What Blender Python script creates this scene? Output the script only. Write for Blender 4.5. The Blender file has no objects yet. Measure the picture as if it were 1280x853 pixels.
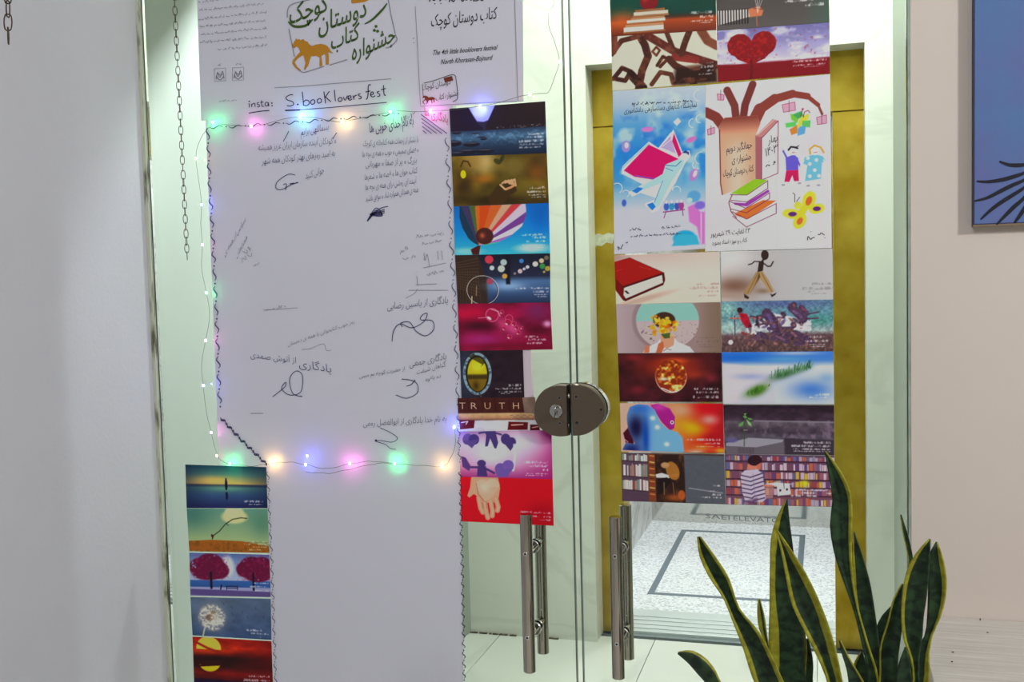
import bpy, bmesh, math, random
import numpy as np
from mathutils import Vector, Matrix

S = bpy.context.scene
COL = S.collection

# ------------------------------------------------------------------ camera
F_PX = 1320.0
PITCH, YAW, ROLL = math.radians(3.627), math.radians(-16.493), math.radians(-1.492)
CAM_D, CAM_Z = 1.95, 1.22          # metres in front of the glass, above the floor

def cam_axes():
    cy, sy = math.cos(YAW), math.sin(YAW)
    cp, sp = math.cos(PITCH), math.sin(PITCH)
    cr, sr = math.cos(ROLL), math.sin(ROLL)
    right = np.array([cy, -sy, 0.]); fwd = np.array([sy, cy, 0.]); up = np.array([0., 0., 1.])
    f2 = fwd * cp - up * sp
    u2 = up * cp + fwd * sp
    return right * cr + u2 * sr, -right * sr + u2 * cr, f2

AX, AU, AF = cam_axes()
CP = np.array([0., -CAM_D, CAM_Z])

def ray(x, y):
    return AX * (x - 640) / F_PX - AU * (y - 426.5) / F_PX + AF

def onY(x, y, v=0.0):                # survey a photographed point onto the plane Y = v
    d = ray(x, y); return CP + d * (v - CP[1]) / d[1]

def onZ(x, y, v=0.0):
    d = ray(x, y); return CP + d * (v - CP[2]) / d[2]

def onX(x, y, v=0.0):
    d = ray(x, y); return CP + d * (v - CP[0]) / d[0]

cam = bpy.data.cameras.new('camera'); cam.sensor_width = 36.0
cam.lens = F_PX * 36.0 / 1280.0; cam.clip_start = 0.02
co = bpy.data.objects.new('camera', cam); COL.objects.link(co)
co.matrix_world = Matrix(((AX[0], AU[0], -AF[0], CP[0]), (AX[1], AU[1], -AF[1], CP[1]),
                          (AX[2], AU[2], -AF[2], CP[2]), (0, 0, 0, 1)))
S.camera = co

# ------------------------------------------------------------------ world, exposure, large lights
w = bpy.data.worlds.new('world'); S.world = w; w.use_nodes = True
w.node_tree.nodes['Background'].inputs[0].default_value = (.8, .85, 1, 1)
w.node_tree.nodes['Background'].inputs[1].default_value = 0.2
S.view_settings.view_transform = 'Standard'; S.view_settings.look = 'None'
S.view_settings.gamma = 1.0; S.view_settings.exposure = 0.0

def area_light(name, loc, target, size, power, color, shape='DISK'):
    l = bpy.data.lights.new(name, 'AREA'); l.shape = shape; l.size = size
    l.energy = power; l.color = color
    o = bpy.data.objects.new(name, l); COL.objects.link(o); o.location = loc
    o.rotation_euler = (Vector(target) - Vector(loc)).to_track_quat('-Z', 'Y').to_euler()
    return o

def point_light(name, loc, radius, power, color):
    l = bpy.data.lights.new(name, 'POINT'); l.shadow_soft_size = radius; l.energy = power; l.color = color
    o = bpy.data.objects.new(name, l); COL.objects.link(o); o.location = loc
    return o

# lobby lamp behind the glass, high in the raised ceiling; its light is cut by the lower soffit
def spot_light(name, loc, target, radius, power, color, size, blend):
    l = bpy.data.lights.new(name, 'SPOT'); l.shadow_soft_size = radius; l.energy = power; l.color = color
    l.spot_size = math.radians(size); l.spot_blend = blend
    o = bpy.data.objects.new(name, l); COL.objects.link(o); o.location = loc
    o.rotation_euler = (Vector(target) - Vector(loc)).to_track_quat('-Z', 'Y').to_euler()
    return o
spot_light('lobby_downlight', (-0.80, .80, 2.585), (-1.38, -.12, .8), 0.04, 390, (.90, .97, 1.0), 62, .6)
area_light('lobby_lamp_light', (-0.15, .72, 3.0), (-.25, .68, 0), 0.25, 38, (.93, 1.0, .93))
# lamp of the room, to the right of and above the camera
area_light('room_lamp_light', (2.3, -1.5, 2.35), (-.3, 0, 1.2), 0.22, 38, (1.0, 1.0, .98))
area_light('room_fill_light', (-.2, -2.6, 2.7), (-.2, -1.6, 0.0), 0.9, 21, (.92, .95, 1.0))  # soft overhead fill added to lift the room's ambient level, no fixture modelled
# lamp in the lift car
area_light('lift_lamp_light', (-.36, 2.45, 2.15), (-.36, 2.45, 0), 0.5, 21, (.95, .97, 1.0))

# ------------------------------------------------------------------ helpers
def srgb(c):
    c = np.asarray(c, float) / 255.0
    return np.where(c <= .04045, c / 12.92, ((c + .055) / 1.055) ** 2.4)

def rgba(c):
    l = srgb(c[:3]); return (float(l[0]), float(l[1]), float(l[2]), 1.0)

def tag(o, label=None, cat=None, group=None, kind=None):
    if label: o['label'] = label
    if cat: o['category'] = cat
    if group: o['group'] = group
    if kind: o['kind'] = kind
    return o

def empty(name, loc=(0, 0, 0)):
    o = bpy.data.objects.new(name, None); COL.objects.link(o); o.location = loc
    o.empty_display_size = .05
    return o

def mk(name, verts, faces, mat=None, parent=None, smooth=False, origin=None):
    """one mesh object from world-space vertices, its origin at the middle of its base"""
    V = np.asarray(verts, float)
    if origin is None:
        origin = np.array([(V[:, 0].min() + V[:, 0].max()) / 2, (V[:, 1].min() + V[:, 1].max()) / 2, V[:, 2].min()])
    me = bpy.data.meshes.new(name)
    me.from_pydata((V - origin).tolist(), [], [list(map(int, f)) for f in faces]); me.update()
    if mat: me.materials.append(mat)
    if smooth:
        me.polygons.foreach_set('use_smooth', [True] * len(me.polygons))
    o = bpy.data.objects.new(name, me); COL.objects.link(o)
    off = Vector(origin)
    if parent is not None:
        o.parent = parent; pw = Vector((0, 0, 0)); p = parent
        while p is not None:
            pw += p.location; p = p.parent
        off = off - pw
    o.location = off
    return o

class MB:
    """collects geometry in world space"""
    def __init__(s): s.v = []; s.f = []
    def add(s, v, f):
        n = len(s.v); s.v += [tuple(map(float, p)) for p in v]; s.f += [[n + i for i in q] for q in f]; return s
    def box(s, a, b):
        x0, y0, z0 = a; x1, y1, z1 = b
        return s.add([(x0, y0, z0), (x1, y0, z0), (x1, y1, z0), (x0, y1, z0), (x0, y0, z1), (x1, y0, z1), (x1, y1, z1), (x0, y1, z1)],
                     [(0, 3, 2, 1), (4, 5, 6, 7), (0, 1, 5, 4), (1, 2, 6, 5), (2, 3, 7, 6), (3, 0, 4, 7)])
    def cbox(s, a, b, c=.002):
        """box with chamfered edges"""
        bm = bmesh.new()
        r = bmesh.ops.create_cube(bm, size=1)
        for v in bm.verts:
            v.co = Vector([(a[i] + b[i]) / 2 + v.co[i] * (b[i] - a[i]) for i in range(3)])
        bmesh.ops.bevel(bm, geom=bm.edges[:], offset=c, segments=1, affect='EDGES', profile=.5)
        bm.verts.index_update()
        s.add([v.co for v in bm.verts], [[v.index for v in f.verts] for f in bm.faces]); bm.free(); return s
    def cyl(s, p, q, r, n=24, r2=None, bev=0.0):
        p = Vector(p); q = Vector(q); d = (q - p); L = d.length; d.normalize()
        t = d.orthogonal().normalized(); u = d.cross(t); r2 = r if r2 is None else r2
        rings = [(0, r - bev), (bev, r), (L - bev, r2), (L, r2 - bev)] if bev else [(0, r), (L, r2)]
        vs = []; fs = []
        for h, rr in rings:
            for i in range(n):
                a = 2 * math.pi * i / n
                vs.append(p + d * h + t * (rr * math.cos(a)) + u * (rr * math.sin(a)))
        for k in range(len(rings) - 1):
            for i in range(n):
                j = (i + 1) % n
                fs.append((k * n + i, k * n + j, (k + 1) * n + j, (k + 1) * n + i))
        fs.append(tuple(reversed(range(n)))); m = (len(rings) - 1) * n
        fs.append(tuple(m + i for i in range(n)))
        return s.add(vs, fs)
    def tube(s, pts, r, n=6, closed=False):
        P = [Vector(p) for p in pts]; m = len(P); vs = []; fs = []
        ref = Vector((0, 0, 1))
        for i in range(m):
            a = P[(i - 1) % m] if (closed or i) else P[0]
            b = P[(i + 1) % m] if (closed or i < m - 1) else P[-1]
            d = (b - a).normalized()
            t = d.cross(ref)
            if t.length < .2: t = d.cross(Vector((0, 1, 0)))
            t.normalize(); u = d.cross(t)
            for k in range(n):
                an = 2 * math.pi * k / n
                vs.append(P[i] + t * r * math.cos(an) + u * r * math.sin(an))
        for i in range(m if closed else m - 1):
            j = (i + 1) % m
            for k in range(n):
                l = (k + 1) % n
                fs.append((i * n + k, i * n + l, j * n + l, j * n + k))
        if not closed:
            fs.append(tuple(reversed(range(n)))); fs.append(tuple((m - 1) * n + k for k in range(n)))
        return s.add(vs, fs)
    def build(s, name, mat, parent=None, smooth=False, origin=None):
        return mk(name, s.v, s.f, mat, parent, smooth, origin)

def autosmooth(o, ang=40):
    me = o.data
    bm = bmesh.new(); bm.from_mesh(me)
    for e in bm.edges:
        if len(e.link_faces) == 2 and e.calc_face_angle(0) > math.radians(ang): e.smooth = False
    for f in bm.faces: f.smooth = True
    bm.to_mesh(me); bm.free()
    return o

# ------------------------------------------------------------------ materials
MATS = {}
def mat(name, color, rough=.6, metal=0., noise=0., nscale=20., bump=0., bscale=200., emit=None, estr=0., tint=None, spec=.5, aniso=None, stretch=(1, 1, 1)):
    if name in MATS: return MATS[name]
    m = bpy.data.materials.new(name); m.use_nodes = True; nt = m.node_tree; N = nt.nodes; L = nt.links
    b = N['Principled BSDF']; c = rgba(color)
    b.inputs['Base Color'].default_value = c; b.inputs['Roughness'].default_value = rough
    b.inputs['Metallic'].default_value = metal; b.inputs['Specular IOR Level'].default_value = spec
    tc = N.new('ShaderNodeTexCoord'); mp = N.new('ShaderNodeMapping'); mp.inputs['Scale'].default_value = stretch
    L.new(tc.outputs['Object'], mp.inputs['Vector'])
    if noise > 0:
        n = N.new('ShaderNodeTexNoise'); n.inputs['Scale'].default_value = nscale; n.inputs['Detail'].default_value = 5
        L.new(mp.outputs[0], n.inputs['Vector'])
        mx = N.new('ShaderNodeMix'); mx.data_type = 'RGBA'
        mr = N.new('ShaderNodeMapRange'); mr.inputs[1].default_value = .3; mr.inputs[2].default_value = .7
        L.new(n.outputs[0], mr.inputs[0]); L.new(mr.outputs[0], mx.inputs['Factor'])
        t = rgba(tint) if tint else tuple(x * (1 - noise) for x in c[:3]) + (1,)
        mx.inputs['A'].default_value = t; mx.inputs['B'].default_value = c
        L.new(mx.outputs['Result'], b.inputs['Base Color'])
    if bump > 0:
        n2 = N.new('ShaderNodeTexNoise'); n2.inputs['Scale'].default_value = bscale; n2.inputs['Detail'].default_value = 3
        L.new(mp.outputs[0], n2.inputs['Vector'])
        bp = N.new('ShaderNodeBump'); bp.inputs['Strength'].default_value = bump; bp.inputs['Distance'].default_value = .002
        L.new(n2.outputs[0], bp.inputs['Height']); L.new(bp.outputs[0], b.inputs['Normal'])
    if emit:
        b.inputs['Emission Color'].default_value = rgba(emit); b.inputs['Emission Strength'].default_value = estr
    MATS[name] = m
    return m

def glass_material():
    m = bpy.data.materials.new('clear_pane_glass'); m.use_nodes = True; nt = m.node_tree; N = nt.nodes; L = nt.links
    N.remove(N['Principled BSDF'])
    tr = N.new('ShaderNodeBsdfTransparent'); tr.inputs[0].default_value = (.962, .982, .968, 1)
    gl = N.new('ShaderNodeBsdfGlossy'); gl.inputs['Roughness'].default_value = 0.0
    fr = N.new('ShaderNodeFresnel'); fr.inputs[0].default_value = 1.45
    ml = N.new('ShaderNodeMath'); ml.operation = 'MULTIPLY'; ml.inputs[1].default_value = 0.8
    mx = N.new('ShaderNodeMixShader')
    L.new(fr.outputs[0], ml.inputs[0]); L.new(ml.outputs[0], mx.inputs[0])
    L.new(tr.outputs[0], mx.inputs[1]); L.new(gl.outputs[0], mx.inputs[2])
    L.new(mx.outputs[0], N['Material Output'].inputs[0])
    return m

def print_material(name, rough, translucent=0.):
    m = bpy.data.materials.new(name); m.use_nodes = True; nt = m.node_tree; N = nt.nodes; L = nt.links
    b = N['Principled BSDF']; b.inputs['Roughness'].default_value = rough
    a = N.new('ShaderNodeVertexColor'); a.layer_name = 'print'
    b.inputs['Specular IOR Level'].default_value = .22
    L.new(a.outputs[0], b.inputs['Base Color'])
    if translucent:
        t = N.new('ShaderNodeBsdfTranslucent'); mx = N.new('ShaderNodeMixShader'); mx.inputs[0].default_value = translucent
        L.new(a.outputs[0], t.inputs[0]); L.new(b.outputs[0], mx.inputs[1]); L.new(t.outputs[0], mx.inputs[2])
        L.new(mx.outputs[0], N['Material Output'].inputs[0])
    return m

def paper_material():
    m = bpy.data.materials.new('white_banner_paper'); m.use_nodes = True; nt = m.node_tree; N = nt.nodes; L = nt.links
    b = N['Principled BSDF']; b.inputs['Roughness'].default_value = .62; b.inputs['Base Color'].default_value = (.80, .785, .88, 1)
    tc = N.new('ShaderNodeTexCoord')
    n = N.new('ShaderNodeTexNoise'); n.inputs['Scale'].default_value = 3.5; n.inputs['Detail'].default_value = 2
    L.new(tc.outputs['Object'], n.inputs['Vector'])
    bp = N.new('ShaderNodeBump'); bp.inputs['Strength'].default_value = .35; bp.inputs['Distance'].default_value = .02
    L.new(n.outputs[0], bp.inputs['Height']); L.new(bp.outputs[0], b.inputs['Normal'])
    t = N.new('ShaderNodeBsdfTranslucent'); t.inputs[0].default_value = (.8, .78, .84, 1)
    mx = N.new('ShaderNodeMixShader'); mx.inputs[0].default_value = .12
    L.new(b.outputs[0], mx.inputs[1]); L.new(t.outputs[0], mx.inputs[2]); L.new(mx.outputs[0], N['Material Output'].inputs[0])
    return m

def marble_material(name, base, vein, scale=1.3, amount=.5, rough=.25):
    m = bpy.data.materials.new(name); m.use_nodes = True; nt = m.node_tree; N = nt.nodes; L = nt.links
    b = N['Principled BSDF']; b.inputs['Roughness'].default_value = rough
    tc = N.new('ShaderNodeTexCoord')
    mp = N.new('ShaderNodeMapping'); mp.inputs['Rotation'].default_value = (.2, .6, .3); mp.inputs['Scale'].default_value = (1, 1, 2.2)
    L.new(tc.outputs['Object'], mp.inputs[0])
    n = N.new('ShaderNodeTexNoise'); n.inputs['Scale'].default_value = scale; n.inputs['Detail'].default_value = 7; n.inputs['Distortion'].default_value = 1.2
    L.new(mp.outputs[0], n.inputs['Vector'])
    r = N.new('ShaderNodeValToRGB'); e = r.color_ramp.elements
    e[0].position = .47; e[0].color = (0, 0, 0, 1); e[1].position = .53; e[1].color = (0, 0, 0, 1)
    x = e.new(.5); x.color = (amount, amount, amount, 1)
    L.new(n.outputs[0], r.inputs[0])
    mx = N.new('ShaderNodeMix'); mx.data_type = 'RGBA'; mx.inputs['A'].default_value = rgba(base); mx.inputs['B'].default_value = rgba(vein)
    L.new(r.outputs[0], mx.inputs['Factor']); L.new(mx.outputs['Result'], b.inputs['Base Color'])
    return m

def terrazzo_material():
    m = bpy.data.materials.new('white_terrazzo'); m.use_nodes = True; nt = m.node_tree; N = nt.nodes; L = nt.links
    b = N['Principled BSDF']; b.inputs['Roughness'].default_value = .35
    tc = N.new('ShaderNodeTexCoord')
    v = N.new('ShaderNodeTexVoronoi'); v.inputs['Scale'].default_value = 150
    L.new(tc.outputs['Object'], v.inputs['Vector'])
    r = N.new('ShaderNodeValToRGB'); r.color_ramp.interpolation = 'CONSTANT'; e = r.color_ramp.elements
    e[0].position = 0; e[0].color = rgba((184, 188, 194)); e[1].position = .2; e[1].color = rgba((230, 233, 238))
    x = e.new(.34); x.color = rgba((214, 217, 222)); x = e.new(.5); x.color = rgba((236, 238, 242))
    sp = N.new('ShaderNodeSeparateColor'); L.new(v.outputs['Color'], sp.inputs[0]); L.new(sp.outputs[0], r.inputs[0])
    L.new(r.outputs[0], b.inputs['Base Color'])
    return m

def brass_material():
    m = bpy.data.materials.new('mottled_brass'); m.use_nodes = True; nt = m.node_tree; N = nt.nodes; L = nt.links
    b = N['Principled BSDF']; b.inputs['Metallic'].default_value = .75; b.inputs['Roughness'].default_value = .42
    tc = N.new('ShaderNodeTexCoord')
    n = N.new('ShaderNodeTexNoise'); n.inputs['Scale'].default_value = 9; n.inputs['Detail'].default_value = 6
    L.new(tc.outputs['Object'], n.inputs['Vector'])
    r = N.new('ShaderNodeValToRGB'); e = r.color_ramp.elements
    e[0].position = .3; e[0].color = rgba((158, 126, 18)); e[1].position = .72; e[1].color = rgba((198, 170, 62))
    L.new(n.outputs[0], r.inputs[0]); L.new(r.outputs[0], b.inputs['Base Color'])
    n2 = N.new('ShaderNodeTexNoise'); n2.inputs['Scale'].default_value = 14; n2.inputs['Detail'].default_value = 4
    L.new(tc.outputs['Object'], n2.inputs['Vector'])
    mr = N.new('ShaderNodeMapRange'); mr.inputs[3].default_value = .3; mr.inputs[4].default_value = .6
    L.new(n2.outputs[0], mr.inputs[0]); L.new(mr.outputs[0], b.inputs['Roughness'])
    return m

def leaf_material():
    m = bpy.data.materials.new('snake_plant_leaf'); m.use_nodes = True; nt = m.node_tree; N = nt.nodes; L = nt.links
    b = N['Principled BSDF']; b.inputs['Roughness'].default_value = .5; b.inputs['Specular IOR Level'].default_value = .35
    a = N.new('ShaderNodeVertexColor'); a.layer_name = 'margin'
    tc = N.new('ShaderNodeTexCoord'); mp = N.new('ShaderNodeMapping'); mp.inputs['Scale'].default_value = (34, 34, 46)
    L.new(tc.outputs['Object'], mp.inputs[0])
    n = N.new('ShaderNodeTexNoise'); n.inputs['Scale'].default_value = 1.6; n.inputs['Detail'].default_value = 4; n.inputs['Distortion'].default_value = .6
    L.new(mp.outputs[0], n.inputs['Vector'])
    r = N.new('ShaderNodeValToRGB'); e = r.color_ramp.elements
    e[0].position = .40; e[0].color = rgba((16, 34, 20)); e[1].position = .62; e[1].color = rgba((42, 68, 40))
    L.new(n.outputs[0], r.inputs[0])
    r2 = N.new('ShaderNodeValToRGB'); e = r2.color_ramp.elements
    e[0].position = .35; e[0].color = rgba((128, 124, 22)); e[1].position = .65; e[1].color = rgba((168, 164, 50))
    L.new(n.outputs[0], r2.inputs[0])
    sp = N.new('ShaderNodeSeparateColor'); L.new(a.outputs[0], sp.inputs[0])
    mr = N.new('ShaderNodeMapRange'); mr.inputs[1].default_value = .38; mr.inputs[2].default_value = .62
    L.new(sp.outputs[0], mr.inputs[0])
    mx = N.new('ShaderNodeMix'); mx.data_type = 'RGBA'
    L.new(mr.outputs[0], mx.inputs['Factor']); L.new(r.outputs[0], mx.inputs['A']); L.new(r2.outputs[0], mx.inputs['B'])
    L.new(mx.outputs['Result'], b.inputs['Base Color'])
    return m

GLASS = glass_material()
CARD = print_material('printed_card', .42)
PAPER = paper_material()
MARBLE_WALL = marble_material('pale_marble_cladding', (222, 223, 212), (186, 186, 176), 1.1, .3, .3)
MARBLE_FLOOR = marble_material('pale_floor_tile', (218, 220, 212), (190, 194, 188), .8, .4, .22)
TERRAZZO = terrazzo_material()
BRASS = brass_material()
LEAF = leaf_material()
M_ROOM = mat('room_plaster', (202, 202, 208), .75, noise=.05, nscale=4, bump=.2, bscale=120)
M_ROOM_R = mat('room_plaster_pink', (225, 212, 202), .75, noise=.04, nscale=3, bump=.06, bscale=120)
M_CEIL = mat('ceiling_paint', (225, 225, 222), .8)
M_STEEL = mat('brushed_steel', (190, 180, 168), .09, 1., noise=.25, nscale=60, stretch=(1, 1, .05))
M_CHROME = mat('chrome', (215, 215, 212), .08, 1.)
M_LOCK = mat('satin_bronze_plate', (118, 104, 90), .42, .85, bump=.05, bscale=900)
M_BLACK = mat('black_gap', (14, 13, 12), .6)
M_EDGE = mat('green_glass_edge', (58, 84, 70), .3)
M_INK = mat('navy_marker_ink', (26, 26, 58), .7)
M_INK2 = mat('blue_pen_ink', (58, 60, 104), .7)
M_INKB = mat('black_print_ink', (30, 28, 34), .7)
M_GREY = mat('grey_pencil', (152, 148, 160), .8)
M_GREEN = mat('green_print_ink', (62, 92, 22), .7)
M_OCHRE = mat('ochre_print_ink', (196, 134, 22), .7)
M_BROWN = mat('brown_print_ink', (120, 44, 26), .7)
M_PINKINK = mat('crimson_marker_ink', (190, 20, 90), .7)
M_PURPLEINK = mat('purple_marker_ink', (84, 40, 130), .7)
# ------------------------------------------------------------------ the setting
XL = -1.379                       # the left wall of room and lobby meets the glass here
XR = 0.1445                       # right end of the glass
YB = 1.40                         # face of the lobby's back wall
def structure(name, mb, m, smooth=False, parent=None):
    o = mb.build(name, m, parent, smooth)
    if parent is None: o['kind'] = 'structure'
    return o

# room (this side of the glass)
structure('wall_left', MB().box((XL - .12, -4.2, 0), (XL, -0.002, 2.9)), M_ROOM)
wf = MB()
wf.box((XR, -.006, 0), (3.2, .09, 2.9))
wf.box((XL - .12, -.006, 2.24), (XR, .09, 2.9))
structure('wall_front', wf, M_ROOM_R)
structure('wall_right', MB().box((3.2, -4.2, 0), (3.32, .09, 2.9)), M_ROOM_R)
structure('wall_rear', MB().box((XL - .12, -4.32, 0), (3.32, -4.2, 2.9)), mat('rear_wall_wood', (92, 56, 38), .5, noise=.6, nscale=2.2, stretch=(3, 1, .3)))
structure('ceiling', MB().box((XL - .12, -4.32, 2.9), (3.32, .09, 3.0)), M_CEIL)
for i, xx in enumerate((-.95, .75)):  # pale pilasters invented on the unseen rear wall, for streaks in the steel bars
    structure('trim_%d' % (5 + i), MB().box((xx, -4.199, 0), (xx + .18, -4.15, 2.5)), M_CEIL)
structure('added_rear_door', MB().cbox((-.60, -4.199, 0), (.35, -4.16, 2.1), .004), mat('added_door_wood', (52, 34, 26), .35, noise=.3, nscale=6))  # invented dark door, put behind the camera to darken the handle reflections
# room floor laid in tiles
fl = empty('floor', (0, -2, 0)); fl['kind'] = 'structure'
tile_mesh = None
def tile(x0, y0, x1, y1, z, parent, m, gap=.003, t=.012):
    return MB().cbox((x0 + gap / 2, y0 + gap / 2, z - t), (x1 - gap / 2, y1 - gap / 2, z), .0005).build('tile', m, parent)
MB().box((XL - .12, -4.2, -.06), (3.2, -.004, -.012)).build('grout_bed', mat('grout', (196, 198, 186), .9), fl)
for i in range(8):
    for j in range(7):
        x0 = XL + i * .6; y0 = -.604 - j * .6
        tile(x0, y0, min(x0 + .6, 3.2), y0 + .6, 0, fl, MARBLE_FLOOR)
# lobby floor
lf = empty('floor', (-.5, .7, 0)); lf['kind'] = 'structure'
MB().box((XL - .1, -.004, -.06), (.6, YB + .06, -.012)).build('grout_bed', MATS['grout'], lf)
for i in range(4):
    for j in range(3):
        x0 = -1.577 + i * .517; y1 = YB + .06 - j * .517
        tile(x0, max(y1 - .517, -.004), min(x0 + .517, .6), y1, 0, lf, MARBLE_FLOOR, gap=.0022)
# lobby walls: pale marble cladding, the back one pierced by the lift opening
OX0, OX1, OZ = -0.725, 0.1215, 1.879
WB0, WB1 = YB, YB + .10
wb = MB()
wb.box((-1.6, WB0, 0), (OX0, WB1, 3.1)); wb.box((OX1, WB0, 0), (.7, WB1, 3.1)); wb.box((OX0, WB0, OZ), (OX1, WB1, 3.1))
structure('wall_back', wb, MARBLE_WALL)
wl = MB(); wl.add([(XL, -.002, 0), (-1.165, YB, 0), (-1.165, YB, 3.1), (XL, -.002, 3.1), (XL - .12, -.002, 0), (XL - .12, YB, 0), (XL - .12, YB, 3.1), (XL - .12, -.002, 3.1)],
                  [(0, 1, 2, 3), (4, 7, 6, 5), (0, 3, 7, 4), (3, 2, 6, 7), (0, 4, 5, 1), (1, 5, 6, 2)])
structure('wall_lobby_left', wl, mat('lobby_plaster', (166, 173, 163), .6, noise=.03, nscale=3))
wr = MB().box((.2005, .09, 0), (.3, YB, 3.1))
structure('wall_lobby_right', wr, MATS['lobby_plaster'])
# lobby ceiling: low soffit by the glass, raised bay behind
YS = .50; ZS = 2.215
cl = MB(); cl.box((-1.6, .0905, ZS), (.3, YS, ZS + .06)); cl.box((-1.6, YS - .04, ZS), (.3, YS, 3.1)); cl.box((-1.6, YS - .04, 3.1), (.6, WB1, 3.2))
structure('ceiling_lobby', cl, M_CEIL)
# silicone and dirt where the glass meets the plaster
def seal_material():
    m = bpy.data.materials.new('dirty_silicone'); m.use_nodes = True; nt = m.node_tree; N = nt.nodes; L = nt.links
    b = N['Principled BSDF']; b.inputs['Roughness'].default_value = .5
    tc = N.new('ShaderNodeTexCoord'); mp = N.new('ShaderNodeMapping'); mp.inputs['Scale'].default_value = (60, 60, 12)
    L.new(tc.outputs['Object'], mp.inputs[0])
    n = N.new('ShaderNodeTexNoise'); n.inputs['Scale'].default_value = 1.0; n.inputs['Detail'].default_value = 6
    L.new(mp.outputs[0], n.inputs['Vector'])
    r = N.new('ShaderNodeValToRGB'); e = r.color_ramp.elements
    e[0].position = .34; e[0].color = rgba((96, 100, 74)); e[1].position = .48; e[1].color = rgba((206, 210, 188))
    L.new(n.outputs[0], r.inputs[0]); L.new(r.outputs[0], b.inputs['Base Color'])
    return m
SEAL = seal_material()
t1 = MB(); t1.box((XL + .0002, -.008, 0), (XL + .009, .0045, 2.24))
structure('trim_1', t1, SEAL)
t1b = MB(); t1b.cyl((XL + .011, -.001, 0), (XL + .011, -.001, 2.24), .0012, 6)
structure('trim_2', t1b, M_EDGE)
t2 = MB(); t2.box((XR - .0045, -.0065, 0), (XR - .0003, .012, 2.24))
structure('trim_3', t2, mat('pale_silicone', (170, 186, 172), .4, noise=.3, nscale=40))
t2 = MB(); t2.box((XR - .0056, -.001, 0), (XR - .0048, .011, 2.24))
structure('trim_4', t2, M_EDGE)

# ------------------------------------------------------------------ glass doors
SEAM_L, SEAM_R = onY(710.0, 340, 0)[0], onY(717.5, 340, 0)[0]
def door(name, x0, x1, label, seam_side):
    d = empty(name, ((x0 + x1) / 2, .005, .01)); d['kind'] = 'structure'; d['label'] = label
    MB().box((x0, 0, .01), (x1, .010, 2.235)).build('glass_pane', GLASS, d)
    e = MB()
    xs = x1 if seam_side > 0 else x0
    e.box((xs - .0014 if seam_side > 0 else xs - .0002, -.0004, .01), (xs + .0002 if seam_side > 0 else xs + .0014, .0104, 2.235))
    e.build('polished_edge', M_EDGE, d)
    return d
door_l = door('door_1', XL + .010, SEAM_L, 'left glass door leaf covered by the handwritten paper banner', 1)
door_r = door('door_2', SEAM_R, XR - .0063, 'right glass door leaf with two columns of picture cards', -1)

YF, YK = -.046, .056
def pull_handle(door_o, px, ytop, ybot, s1, s2, label, pxk, ytk, ybk):
    top = onY(px[0], ytop, YF); bot = onY(px[1], ybot, YF)
    x = (top[0] + bot[0]) / 2; z1 = top[2]; z0 = bot[2]; r = .0118
    h = autosmooth(MB().cyl((x, YF, z0), (x, YF, z1), r, 32, bev=.0012).build('pull_handle', M_STEEL, door_o))
    h['label'] = label
    autosmooth(MB().cyl((x, YK, z0), (x, YK, z1), r, 32, bev=.0012).build('back_bar', M_STEEL, h))
    for s in (s1, s2):
        z = onY(px[0], s, YF)[2]
        sb = MB(); sb.cyl((x, YF + .006, z), (x, -.0035, z), .0075, 20); sb.cyl((x, -.0045, z), (x, -.0002, z), .013, 24, bev=.001)
        autosmooth(sb.build('standoff', M_CHROME, h))
        sb = MB(); sb.cyl((x, .0102, z), (x, .0150, z), .013, 24, bev=.001); sb.cyl((x, .014, z), (x, YK - .006, z), .0075, 20)
        autosmooth(sb.build('standoff', M_CHROME, h))
        sc = MB(); sc.cyl((x, YF - r - .0008, z), (x, YF - r + .004, z), .0042, 16, bev=.0005)
        autosmooth(sc.build('screw', M_CHROME, h))
        MB().cyl((x, YF - r - .0012, z), (x, YF - r - .0006, z), .0022, 6).build('screw_socket', M_BLACK, h)
pull_handle(door_l, (657.5, 662), 643, 840, 691, 795, 'polished steel bar handle below the red heart card', 0, 0, 0)
pull_handle(door_r, (770.5, 772), 646, 848, 694, 803, 'polished steel bar handle in front of the brass jamb', 0, 0, 0)

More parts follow.
